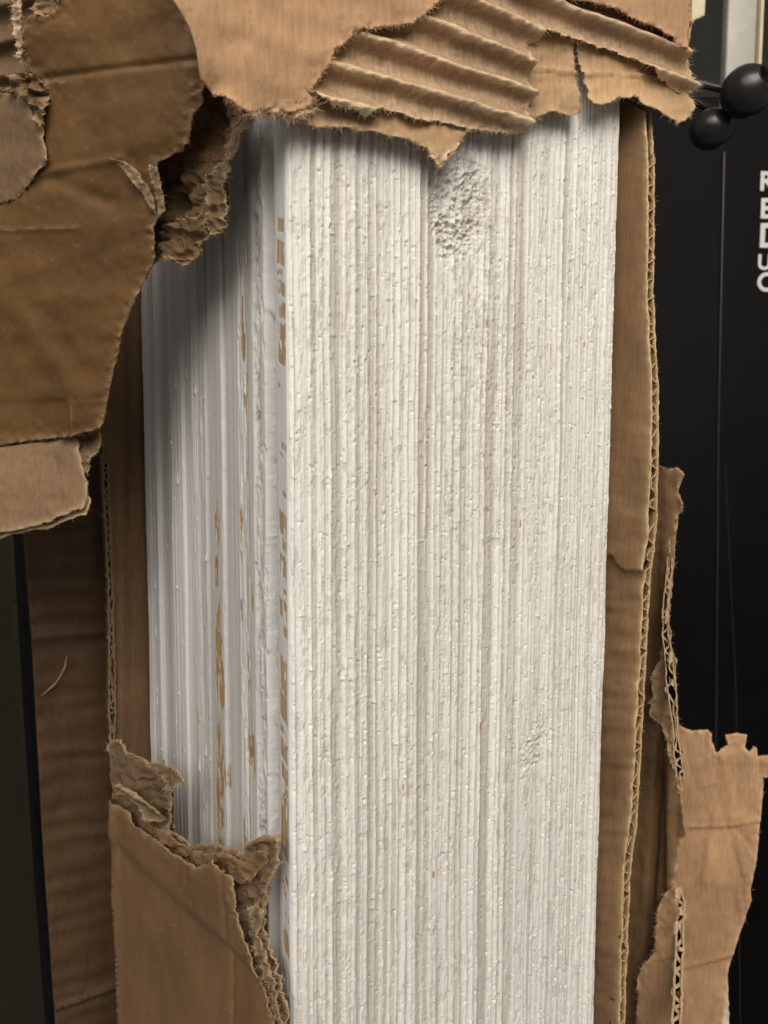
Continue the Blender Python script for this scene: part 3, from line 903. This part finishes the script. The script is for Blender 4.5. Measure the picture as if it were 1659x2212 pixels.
# --- torn core pieces between the panels
PC = plane3((548, 240, .215), (340, 560, .254), (420, 250, .236))
core1 = [(400, 60), (470, 120), (500, 200), (548, 232, 2), (546, 262, 2), (528, 262, 2), (517, 290, 2), (500, 322, 2), (494, 350, 2), (489, 385, 2), (492, 430, 2), (492, 480, 3), (480, 500, 3), (455, 512, 2), (450, 521, 2), (440, 525, 2), (430, 550, 3), (395, 573, 2), (370, 560, 2), (345, 566, 2), (322, 580), (300, 540), (310, 430), (300, 340), (360, 320), (400, 290), (415, 200)]
sheet('torn_core', core1, PC, CORE, left, lambda x, y, co: -.009 * np.exp(-((x - 452) / 24) ** 2 - ((y - 255) / 75) ** 2) - .010 * np.exp(-((x - 388) / 18) ** 2 - ((y - 436) / 24) ** 2) - .006 * np.exp(-(((x - 360) * .8 + (y - 510) * .6) / 14) ** 2 - (((y - 510) * .8 - (x - 360) * .6) / 40) ** 2), seed=311, sp=3.2, crumple=.0034, fuzz=(2.2, .0017), thick=.0003)
PC2 = (PC[0] + PC[1] * .004, PC[1])
core2 = [(436, 400, 2), (455, 372, 2), (470, 352, 2), (486, 345, 2), (494, 352, 2), (488, 390, 2), (493, 480, 3), (481, 501, 3), (456, 512, 2), (448, 490, 2), (442, 470, 2), (452, 440, 2)]
sheet('torn_flake', core2, PC2, PATCH, left, None, seed=312, sp=3.5, crumple=.0025, fuzz=(.9, .0015))
core3 = [(350, 500, 2), (380, 470, 2), (420, 470, 2), (450, 460, 2), (452, 512, 2), (438, 528, 2), (430, 550, 3), (395, 574, 3), (372, 562, 2), (352, 552, 2)]
sheet('torn_flake', core3, (PC[0] + PC[1] * .002, PC[1]), CORE, left, None, seed=313, sp=3.5, crumple=.003, fuzz=(1.2, .0018))
curl = [(547, 256, 1.5), (528, 262, 1.5), (508, 276, 1), (497, 296, 1), (490, 322, 1), (488, 350, 1), (496, 345, 1), (500, 318, 1), (508, 298, 1), (520, 284, 1), (540, 272, 1.5)]
sheet('torn_liner', curl, (PC[0] + PC[1] * .006, PC[1]), PATCH, left, None, seed=314, sp=3, crumple=.0008, fuzz=(.6, .0012))
inn = [(552, 252, 1.5), (542, 270, 1.5), (525, 290, 1.5), (508, 330, 1.5), (498, 345, 1.5), (492, 338, 1), (505, 300, 1), (522, 275, 1), (536, 256, 1)]
sheet('torn_liner', inn, (PC[0] + PC[1] * .001, PC[1]), CORE, left, None, seed=315, sp=3, crumple=.001, fuzz=(.6, .0012))
strp = [(322, 356, 1.5), (338, 352, 1.5), (345, 380, 1.5), (352, 420, 1.5), (358, 455, 1.5), (345, 470, 1.5), (338, 440, 1.5), (330, 400, 1.5)]
sheet('torn_liner', strp, (PL[0] + PL[1] * .001, PL[1]), PATCH, left, None, seed=316, sp=3, crumple=.0004, fuzz=(.6, .0012))
lin2 = [(250, 342, 1), (275, 350, 1.5), (300, 370, 1.5), (318, 398, 1.5), (332, 430, 1.5), (337, 462, 1.5), (322, 440, 1.5), (305, 410, 1.5), (282, 382, 1.5)]
sheet('torn_liner', lin2, (PL[0] + PL[1] * .0022, PL[1]), PATCH, left, b_left, seed=317, sp=3, crumple=.0003, fuzz=(.6, .0012))

# --- rear wall seen left of the post
rear = part('rear_panel', 'dim rear panel behind the post, torn down its left edge')
PB = PF(-(L + .010))
ro = [(160, 400), (420, 400), (420, 2330), (262, 2330), (258, 2212), (252, 1900), (247, 1700, 1), (243, 1600, 1.5), (240, 1450, 1.5), (236, 1300, 1.5), (232, 1200, 1.5), (228, 1080, 1), (220, 960), (200, 800)]
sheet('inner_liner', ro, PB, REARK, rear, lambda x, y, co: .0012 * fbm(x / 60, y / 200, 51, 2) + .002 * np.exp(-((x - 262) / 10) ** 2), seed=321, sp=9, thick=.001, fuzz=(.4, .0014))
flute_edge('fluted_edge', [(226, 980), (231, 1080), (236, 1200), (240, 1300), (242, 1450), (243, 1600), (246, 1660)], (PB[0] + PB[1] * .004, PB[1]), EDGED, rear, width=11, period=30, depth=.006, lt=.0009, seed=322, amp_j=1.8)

# --- lower left panel
low = part('lower_side_panel', 'smooth lower side panel with a ragged torn top edge')
PW = plane3((240, 1700, .335), (600, 1900, .2235), (240, 2200, .348))
PWo = lambda o: (PW[0] + PW[1] * o, PW[1])
lo_out = [(239, 1728, 1), (262, 1738, 1.5), (284, 1749, 1.5), (301, 1779, 1.5), (330, 1800, 1.5), (357, 1818, 2), (385, 1836, 2), (413, 1852, 2), (439, 1870, 2), (458, 1862, 2), (473, 1852, 2), (488, 1872, 2), (516, 1887, 1.5), (524, 1930, 1.5), (533, 1986, 1.5), (545, 2025, 1.2), (555, 2054, 1.2), (566, 2096, 1.2), (576, 2136, 1.2), (590, 2175, 1.2), (600, 2212, 1.2), (612, 2330), (262, 2330), (258, 2212), (256, 2076), (249, 1861), (242, 1790)]


def b_low(x, y, co):
    h = .0010 * fbm(x / 150, y / 160, 61, 2) + .0002 * fbm(x / 20, y / 90, 63, 2)
    s, m = line_d(x, y, (245, 1808), (575, 2110))
    h = h + .0022 * np.tanh(s / 10) * .5 * m
    h = h - .0009 * np.exp(-((x - 497 - (y - 1900) * .02) / 3.0) ** 2)
    h = h + .0016 * np.exp(-((x - 252) / 8) ** 2)
    return h + .0012


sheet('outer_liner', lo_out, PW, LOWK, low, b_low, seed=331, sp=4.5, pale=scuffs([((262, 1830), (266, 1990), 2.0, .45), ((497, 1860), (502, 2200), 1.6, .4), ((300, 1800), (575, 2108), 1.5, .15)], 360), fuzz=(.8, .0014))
rim = [(239, 1646), (236, 1630, 1.3), (232, 1617, 1.3), (240, 1600, 1.3), (262, 1597, 1.3), (278, 1625, 1.3), (300, 1634, 1.3), (321, 1647, 1.3), (349, 1649, 1.3), (378, 1662, 1.3), (388, 1670, 1.3), (391, 1688, 1.3), (372, 1708, 1.3), (369, 1740, 1.3), (362, 1790, 1.3), (374, 1798, 1.3), (387, 1805, 1.3), (413, 1826, 1.3), (440, 1820, 1.3), (464, 1822, 1.3), (490, 1828, 1.3), (507, 1835, 1.3), (520, 1843, 1.3), (537, 1818, 1.3), (563, 1807, 1.3), (590, 1806, 1.3), (602, 1814, 1.3), (602, 1861, 1.3), (594, 1890, 1.3), (580, 1921, 1.3), (574, 1964, 1.3), (574, 2010, 1.3), (578, 2046, 1.3), (590, 2080, 1.3), (602, 2110, 1.3), (612, 2150, 1.3), (619, 2175, 1.3), (623, 2212, 1.3), (628, 2330),
       (560, 2330), (560, 2200), (500, 2000), (480, 1930), (400, 1900), (300, 1850), (250, 1800)]


def b_rim(x, y, co):
    h = -.004 * sm(y, 1900, 1960) * 0
    for (a, b, r_, d) in ((361, 1762, 10, .006), (380, 1817, 7, .006), (448, 1858, 9, .005), (542, 1896, 5, .006), (552, 1985, 12, .006), (585, 2078, 10, .006), (560, 1850, 16, .004), (265, 1690, 8, .004), (600, 2170, 7, .005), (548, 1962, 9, .004)):
        h = h - d * .5 * np.exp(-((x - a + 9) / r_) ** 2 - ((y - b) / (r_ * 1.25)) ** 2)
    return h


sheet('torn_core', rim, PWo(-.0013), PATCH, low, b_rim, seed=332, sp=3.2, crumple=.0017, fuzz=(1.3, .0017), thick=.0006)
ply1 = [(300, 1760, 1.5), (330, 1786, 1.5), (360, 1800, 1.5), (390, 1822, 2), (420, 1840, 2), (452, 1846, 2), (480, 1840, 2), (505, 1852, 2), (528, 1866, 1.5), (536, 1850, 1.5), (556, 1838, 2), (580, 1836, 2), (574, 1862, 2), (556, 1880, 2), (540, 1908, 1.5), (530, 1900, 1), (518, 1886, 1), (474, 1858, 1), (440, 1872, 1), (400, 1850, 1), (350, 1818, 1)]
sheet('torn_liner', ply1, PWo(.0008), LOWK, low, lambda x, y, co: .001 * fbm(x / 14, y / 14, 65, 2), seed=337, sp=3, fuzz=(1.8, .0016), thick=.0003)
ply2 = [(538, 1960, 1.5), (560, 1950, 1.5), (566, 1985, 1.5), (560, 2020, 1.5), (572, 2060, 1.5), (586, 2110, 1.5), (598, 2150, 1.5), (606, 2190, 1.5), (612, 2240, 1), (600, 2240, 1), (588, 2180, 1), (566, 2100, 1), (546, 2030, 1)]
sheet('torn_liner', ply2, PWo(.0012), PATCH, low, lambda x, y, co: .001 * fbm(x / 10, y / 14, 66, 2), seed=338, sp=3, fuzz=(1.8, .0016), thick=.0003)
tuft = [(320, 1650, 2), (349, 1649, 2), (378, 1662, 3), (389, 1672, 2), (391, 1688, 2), (372, 1708, 2), (362, 1706, 2), (352, 1680, 2)]
sheet('torn_flake', tuft, PWo(.003), PATCH, low, None, seed=333, sp=3, crumple=.0012, fuzz=(1.3, .0017))
fold = [(245, 1700, 2), (262, 1690, 1), (300, 1712, 1), (335, 1738, 1.5), (358, 1752, 2), (345, 1775, 2), (318, 1768, 2), (290, 1740, 2), (262, 1722, 2), (246, 1716, 2)]
sheet('torn_flake', fold, PWo(.0022), PATCH, low, lambda x, y, co: .002 * np.cos((y - x * .6) / 7.0), seed=334, sp=3, crumple=.001, fuzz=(.8, .0014))
bd = [(352, 1640), (376, 1700), (374, 1790, 1), (366, 1800, 1), (352, 1790), (345, 1700)]
sheet('torn_liner', bd, PWo(-.004), CORE, low, None, seed=335, sp=4, crumple=.001, fuzz=(.4, .001))

# --- right wall with its corrugated edge
right = part('right_panel', 'right wall of the carton with its zigzag fluting laid bare')
edge = [(1392, 240), (1399, 330), (1400, 500), (1398, 640), (1402, 730), (1409, 830), (1409, 930), (1407, 1060), (1404, 1150), (1397, 1200), (1391, 1260), (1386, 1350), (1381, 1450), (1376, 1540), (1370, 1640), (1366, 1720), (1360, 1800), (1350, 1870), (1345, 1960), (1342, 2060), (1338, 2130), (1336, 2212), (1334, 2330)]
wl = [(a, b, .9) for a, b in edge] + [(1250, 2330), (1270, 1106), (1290, 180)]


def b_wall(x, y, co):
    h = .0005 * fbm(x / 50, y / 120, 71, 2)
    yl = 1200 + np.clip((x - 1328) / 24, 0, 1) ** .6 * 32
    h = h + .0022 * (1 - sm(y, yl - 2, yl + 3)) * np.exp(-np.maximum(0, yl - y) / 170)
    h = h + .0010 * fbm(x / 60, y / 26, 73, 2) * sm(y, 700, 1250)
    return h


sheet('inner_liner', wl, PR(.0016), WALL, right, b_wall, seed=341, sp=5, fuzz=(.15, .0008), fray=.0002)
ol = [(a + 13, b, 1.1) for a, b in edge] + [(1262, 2330), (1282, 1106), (1302, 180)]
sheet('outer_liner', ol, PR(.0055), WALL, right, None, seed=342, sp=7, fuzz=(.4, .0012), fray=.0002)
flute_edge('fluted_edge', edge[1:], PR(.0016), EDGEK, right, width=14, period=49, depth=.0045, lt=.0004, seed=343, thick3=DF * .0040, fwd=NF, amp_j=.4)


def S(pts):                                  # source photograph pixels -> working pixels
    return [(p[0] * .5486, p[1] * .5486) + tuple(p[2:]) for p in pts]


# --- panel folded outwards on the right (dim brown inner face)
P2 = plane3((1390, 1100, .338), (1480, 1100, .326), (1390, 2100, .362))
fo = S([(2480, 1800), (2640, 1845, 2), (2668, 1842, 2), (2690, 1868, 2), (2676, 1900, 2), (2668, 1950, 2), (2690, 1985, 3), (2688, 2015, 2), (2668, 2030, 2), (2662, 2100, 2), (2656, 2200, 2), (2648, 2300, 2), (2640, 2400, 2), (2632, 2460, 2), (2644, 2490, 2), (2638, 2530, 2), (2660, 2600, 2), (2664, 2700, 2), (2672, 2800, 2), (2686, 2900, 2), (2696, 3000, 2), (2680, 3080, 2), (2700, 3150, 2), (2716, 3260, 2), (2690, 3300, 2), (2668, 3450, 2), (2680, 3600), (2670, 4200), (2380, 4200)])


def b_fo(x, y, co):
    h = .0016 * fbm(x / 30, y / 220, 81, 2) - .005 * np.exp(-((x - (1428 - (y - 1560) * .055)) / 6.5) ** 2) * sm(y, 1400, 1650)
    h = h + .004 * sm(x, 1432, 1450) * sm(y, 1500, 1700)
    h = h + .0006 * fbm(x / 16, y / 22, 83, 2)
    return h


foldp = part('folded_flap', 'flap folded outward along the right side, corrugation exposed')
sheet('inner_liner', fo, P2, FOLDIN, foldp, b_fo, seed=351, sp=6, fuzz=(.8, .0015), thick=.0006)
P2f = (P2[0] + P2[1] * .004, P2[1])
flute_edge('fluted_edge', S([(2640, 2080), (2638, 2200), (2630, 2300), (2618, 2400), (2620, 2500), (2634, 2600), (2643, 2700), (2652, 2800), (2661, 2900), (2672, 3000), (2682, 3070)]), EP(1455, 1400, .325), EDGEK, foldp, width=14, period=40, depth=.010, lt=.0006, seed=352, amp_j=1.6)
flute_edge('fluted_edge', S([(2664, 3490), (2680, 3560), (2678, 3640), (2676, 3740), (2670, 3850), (2668, 3950), (2660, 4060), (2655, 4150)]), EP(1465, 2050, .338), EDGEK, foldp, width=17, period=46, depth=.012, lt=.0011, seed=353, amp_j=2.2)
rag = S([(2618, 2490, 2), (2630, 2560, 2), (2634, 2620, 2), (2640, 2700, 2), (2640, 2760, 2), (2650, 2860, 2), (2668, 3020, 2), (2690, 3110, 2), (2670, 3100, 2), (2640, 2980, 2), (2625, 2920, 2), (2600, 2850, 2), (2562, 2816, 3), (2562, 2800, 3), (2574, 2775, 2), (2560, 2755, 3), (2585, 2745, 2), (2570, 2700, 3), (2568, 2665, 2), (2585, 2620, 2), (2600, 2600, 2), (2605, 2540, 2)])
sheet('torn_liner', rag, P2f, INNER, foldp, lambda x, y, co: .002 * sm(1440 - x, 0, 30), seed=354, sp=4, crumple=.0014, fuzz=(1.1, .0015))
lit = S([(2662, 3470, 2), (2664, 3560), (2660, 3700), (2654, 3900), (2648, 4200), (2500, 4200, 2), (2508, 4032, 2), (2515, 3900, 3), (2512, 3850, 3), (2532, 3800, 3), (2570, 3760, 3), (2582, 3700, 3), (2588, 3600, 3), (2605, 3550, 2), (2622, 3515, 2), (2645, 3495, 2)])
sheet('torn_liner', lit, (P2[0] + P2[1] * .007, P2[1]), KRAFT, foldp, lambda x, y, co: .0014 * (ridged(x / 50, y / 60, 85, 2) - .5) + .0008 * np.exp(-((y - 2075 + (x - 1390) * .2) / 6) ** 2), seed=355, sp=4, fuzz=(1.8, .0019))
thr = S([(2648, 4000, 1), (2662, 4010, 1), (2690, 4060, 1), (2700, 4100, 1), (2680, 4090, 1), (2660, 4050, 1)])
sheet('torn_liner', thr, P2f, INNER, foldp, None, seed=356, sp=3, fuzz=(.5, .001))

rs = np.random.RandomState(90)
for n_, (px, py, ww, hh, d_) in enumerate([(1462, 1928, 9, 14, .336), (1470, 1972, 8, 9, .336), (1460, 2006, 9, 16, .337), (1470, 2052, 9, 10, .337), (1458, 2090, 9, 14, .337), (1466, 2146, 9, 13, .338), (1460, 2196, 8, 12, .338),
                                       (1446, 1180, 6, 16, .322), (1443, 1262, 7, 12, .322), (1438, 1330, 7, 15, .323), (1447, 1420, 8, 12, .323), (1452, 1480, 7, 14, .324), (1458, 1560, 8, 13, .325), (1466, 1640, 7, 14, .326)]):
    an = np.sort(rs.rand(9)) * 2 * PI
    rr_ = .6 + .7 * rs.rand(9)
    ol = [(px + ww * q * math.cos(t_), py + hh * q * math.sin(t_), 1.3) for t_, q in zip(an, rr_)]
    sheet('torn_flake', ol, EP(px, py, d_), INNER if n_ % 2 else MEDIUM, foldp, lambda x, y, co: .0025 * np.cos((x - px) / ww * 1.5) - .001, seed=500 + n_, sp=2.6, crumple=.0016, fuzz=(.9, .0013), thick=.0003)

# --- big lit flap at lower right
P3 = plane3((1480, 1800, .385), (1640, 1800, .372), (1500, 2200, .380))
bf = S([(2560, 2830), (2686, 2862, 1.5), (2720, 2880, 1.5), (2790, 2874, 1.5), (2803, 2890, 1.5), (2800, 2915, 1.5), (2822, 2962, 2), (2845, 2945, 2), (2872, 2935, 2), (2856, 2895, 1), (2900, 2888, 1), (2942, 2898, 1), (2932, 2945, 1), (2952, 2962, 2), (2966, 2940, 2), (2985, 2950, 2), (2984, 2980, 2), (3024, 2975, 1.5), (3060, 2985, 1.5), (3050, 3065, 2), (3004, 3060, 2), (3008, 3090, 1), (3000, 3160, .6), (2992, 3250, .5), (2980, 3380, .5), (2957, 3500, .8), (2959, 3545, .8), (2935, 3620, .6), (2900, 3720, .5), (2868, 3820, .4), (2856, 3960, .4), (2836, 4080), (2820, 4200), (2560, 4200)])


def b_bf(x, y, co):
    h = .0014 * fbm(x / 80, y / 110, 91, 2) + .0002 * fbm(x / 15, y / 60, 92, 3)
    for a, b, w, d in (((1475, 1785), (1580, 1782), 4, .0009), ((1580, 1782), (1650, 1770), 4, .0009), ((1585, 1785), (1640, 1850), 6, -.0007), ((1510, 1700), (1545, 1690), 3, .0006), ((1535, 1560), (1530, 1640), 4, .0006), ((1480, 2090), (1590, 2060), 5, .001), ((1560, 1620), (1620, 1610), 8, -.0008), ((1545, 1760), (1520, 1900), 9, .0009)):
        s, m = line_d(x, y, a, b)
        h = h + d * np.exp(-(s / w) ** 2) * m + d * .6 * np.tanh(s / (w * 2)) * m
    return h + .003 * sm(y, 1650, 1600) * 0


flap = part('wide_flap', 'wide brightly lit flap with ragged top corner')
sheet('outer_liner', bf, P3, KRAFT, flap, b_bf, seed=361, sp=4.5, pale=scuffs([((1535, 1560), (1545, 1640), 2, .4), ((1475, 1785), (1645, 1775), 1.8, .35), ((1590, 1640), (1580, 1780), 1.5, .25), ((1580, 1782), (1640, 1840), 1.5, .3)], 370), fuzz=(.5, .0013), thick=.003)

# ------------------------------------------------------------------ things around
rib = plane3((60, 1500, .47), (240, 1500, .49), (100, 2100, .49))
ribn = PF(-(L + .05))
box2 = thing('storage_carton', 'dim brown ribbed cardboard panel at lower left behind the torn carton', 'cardboard box', tuple(hit(150, 2200, ribn)))
rp = [(30, 900), (52, 1150), (70, 1400), (92, 1800), (120, 2212, .5), (128, 2330), (330, 2330), (330, 900)]


def b_rib(x, y, co):
    h = .00045 * np.cos(co[:, 2] * 2 * PI / .0125 + 2 * fbm(x / 120, y / 70, 95, 2)) * (.4 + .8 * vn(x / 90, y / 60, 96)) + .0012 * fbm(x / 70, y / 60, 97, 3)
    s, m = line_d(x, y, (120, 2175), (245, 2128))
    h = h + .003 * np.exp(-(s / 6) ** 2) * m + .002 * np.exp(-((y - 1380 + x * .08) / 12) ** 2)
    return h


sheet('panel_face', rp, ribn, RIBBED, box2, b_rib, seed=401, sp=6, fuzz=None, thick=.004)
scr = plain('scuffed_paper', (.30, .22, .15), .8, .2)
sc = [(88, 1504, .4), (104, 1494, .4), (120, 1480, .4), (134, 1462, .4), (143, 1440, .4), (146, 1420, .4), (143, 1418, .4), (139, 1440, .4), (130, 1460, .4), (116, 1477, .4), (102, 1491, .4)]
sheet('scuff', sc, PF(-(L + .05) + .0022), scr, box2, b_rib, seed=402, sp=3, fuzz=None, thick=.0003)

cab = thing('dark_cabinet', 'very dark brown cabinet side with a black edge strip, leftmost at the bottom', 'cabinet', tuple(at(20, 2200, .60)))
sheet('cabinet_side', [(-260, 880), (20, 900), (30, 1150), (52, 1600), (98, 2212), (104, 2400), (-260, 2400)], plane3((0, 1200, .60), (60, 1200, .58), (0, 2000, .62)), BROWN, cab, None, seed=411, sp=30, fuzz=None, thick=.02)
sheet('edge_strip', [(20, 880), (46, 880), (52, 1150), (74, 1500), (104, 1900), (128, 2212), (136, 2400), (104, 2400), (98, 2212), (74, 1900), (48, 1500), (28, 1150)], plane3((0, 1200, .575), (60, 1200, .56), (0, 2000, .60)), BLACKM, cab, None, seed=412, sp=30, fuzz=None, thick=.015)

YB = .78
mach = thing('black_cabinet', 'black painted metal cabinet front with white lettering down its right side', 'cabinet', tuple(at(1560, 2200, YB)))
p0 = at(1330, 207, YB); p1 = at(1900, 2500, YB)
box('cabinet_front', ((p0.x + p1.x) / 2, YB + .02, (p0.z + p1.z) / 2), p1.x - p0.x, .04, p0.z - p1.z, BLACKM, mach, 0, .003)


def tube(name, pts, rad, mat, parent, seg=14, taper=None):
    cu = bpy.data.curves.new(name, 'CURVE'); cu.dimensions = '3D'; cu.bevel_depth = rad; cu.bevel_resolution = 4; cu.use_fill_caps = True
    sp_ = cu.splines.new('POLY'); sp_.points.add(len(pts) - 1)
    for i, p in enumerate(pts): sp_.points[i].co = (*p, 1)
    tmp = bpy.data.objects.new('tmp', cu); C.objects.link(tmp)
    dg = bpy.context.evaluated_depsgraph_get()
    me = bpy.data.meshes.new_from_object(tmp.evaluated_get(dg))
    bpy.data.objects.remove(tmp)
    me.materials.clear()
    for p in me.polygons: p.use_smooth = True
    return link(name, me, mat, parent)


# ridge strips of the cabinet front
tube('corner_seam', [at(1564, 330, YB - .001), at(1552, 900, YB - .001), at(1546, 1590, YB - .001), at(1540, 2300, YB - .001)], .0016, BLACK, mach)
tube('corner_seam', [at(1566, 1000, YB), at(1590, 1500, YB), at(1600, 2300, YB)], .0008, BLACK, mach)
# lettering
letters = 'REDUC'
ypos = [(370, 412), (428, 472), (482, 535), (549, 583), (588, 630)]
xl = [1642, 1643, 1641, 1637, 1635]
tms = []
for ch, (ya, yb), x0 in zip(letters, ypos, xl):
    fc = bpy.data.curves.new('letter', 'FONT'); fc.body = ch; fc.extrude = .0002; fc.offset = .028
    tmp = bpy.data.objects.new('tmp', fc); C.objects.link(tmp)
    bpy.context.view_layer.update()
    me = bpy.data.meshes.new_from_object(tmp.evaluated_get(bpy.context.evaluated_depsgraph_get()))
    co = np.empty(len(me.vertices) * 3); me.vertices.foreach_get('co', co); co = co.reshape(-1, 3)
    a = at(x0, yb, YB - .0006); b = at(x0, ya, YB - .0006)
    hgt = (b.z - a.z)
    co[:, 0] -= co[:, 0].min(); co[:, 1] -= co[:, 1].min()
    sc_ = hgt / co[:, 1].max()
    new = np.stack([a.x + co[:, 0] * sc_ * .95, a.y - co[:, 2] * 1.0, a.z + co[:, 1] * sc_], 1)
    me.vertices.foreach_set('co', new.ravel()); me.update()
    me.materials.clear()
    bpy.data.objects.remove(tmp)
    lo_ = link('letter', me, WHITEINK, mach)

# things above the cabinet, behind the carton's top corner
rail = thing('metal_rail', 'pale grey upright metal rail at the top right corner', 'rail', tuple(at(1600, 160, .56)))
r0 = at(1577, -80, .56); r1 = at(1628, 230, .56)
bx = box('rail_bar', ((r0.x + r1.x) / 2, .565, (r0.z + r1.z) / 2), r1.x - r0.x, .01, r0.z - r1.z, RAILM, rail, 0, .0015)
box('rail_lip', (r1.x + .0015, .562, (r0.z + r1.z) / 2), .0024, .012, r0.z - r1.z, CREAM, rail, 0, .0006)
tape = thing('paper_scrap', 'cream coloured scrap of paper at the top beside the rail', 'paper', tuple(at(1490, 45, .52)))
pt = plane3((1450, 20, .50), (1530, 20, .51), (1490, 60, .50))
sheet('paper_sheet', [(1400, -520), (1524, -520), (1523, 0), (1522, 34, .6), (1500, 44, 1), (1478, 50, 1), (1440, 60)], pt, CREAM, tape, lambda x, y, co: .001 * fbm(x / 20, y / 20, 3, 2), seed=421, sp=6, fuzz=None, thick=.001)

clamp = thing('ball_joint', 'black plastic double ball joint beside the torn carton corner', 'clamp', tuple(at(1590, 300, .42)))


def ball(name, cpx, r_, d, parent, hole=None, sq=1.0):
    bm = bmesh.new(); bmesh.ops.create_uvsphere(bm, u_segments=96, v_segments=64, radius=1)
    cen = rays(cpx[0], cpx[1]) * d
    rad = r_ / FPX * d
    hd = Vector(rays(*hole)).normalized() if hole else None
    if hole:
        # direction on the ball that projects to the hole pixel
        off = (RTn * (hole[0] - cpx[0]) - UPn * (hole[1] - cpx[1])) / r_
        l = np.linalg.norm(off); off = off - F0n * math.sqrt(max(0, 1 - l * l)); hd = Vector(off)
    for v in bm.verts:
        q = v.co.copy()
        s = 1.0
        if hd:
            a = q.angle(hd)
            if a < .52: s = 1 - .75 * (1 - float(sm(np.array(a), .38, .44)))
            elif a < .62: s = 1 + .03 * math.cos((a - .57) / .05 * PI / 2)
        v.co = q * rad * s
        v.co.z *= sq
    bmesh.ops.translate(bm, verts=bm.verts, vec=cen)
    me = bpy.data.meshes.new(name); bm.to_mesh(me); bm.free()
    for p in me.polygons:
        p.use_smooth = True
        if hd and (Vector(p.center) - Vector(cen)).length < rad * .93: p.material_index = 1  # blackest material inside the hole stands for its shade
    return link(name, me, [BLACK, BLACKM], parent)


ball('ball', (1612, 198), 53, .42, clamp, hole=(1640, 186))
ball('ball', (1536, 279), 45, .44, clamp, sq=.92)
P_ = lambda x, y, d: Vector(rays(x, y) * d)
tube('rod', [P_(1440, 163, .43), P_(1500, 178, .43), P_(1590, 200, .43)], .0021, BLACK, clamp)
tube('rod', [P_(1440, 200, .44), P_(1500, 218, .44), P_(1550, 245, .44)], .0021, BLACK, clamp)
paper = thing('paper_strip', 'pale paper strip peeking out under the wide flap at lower right', 'paper', tuple(at(1565, 2200, .40)))
sheet('strip_sheet', S([(2800, 3700), (2862, 3760, .5), (2868, 3900, .5), (2872, 4032, .5), (2880, 4200), (2700, 4200)]), plane3((1500, 2000, .41), (1600, 2000, .41), (1550, 2200, .405)), PAPER, paper, lambda x, y, co: .0008 * fbm(x / 20, y / 40, 4, 2), seed=431, sp=7, fuzz=None, thick=.0006)
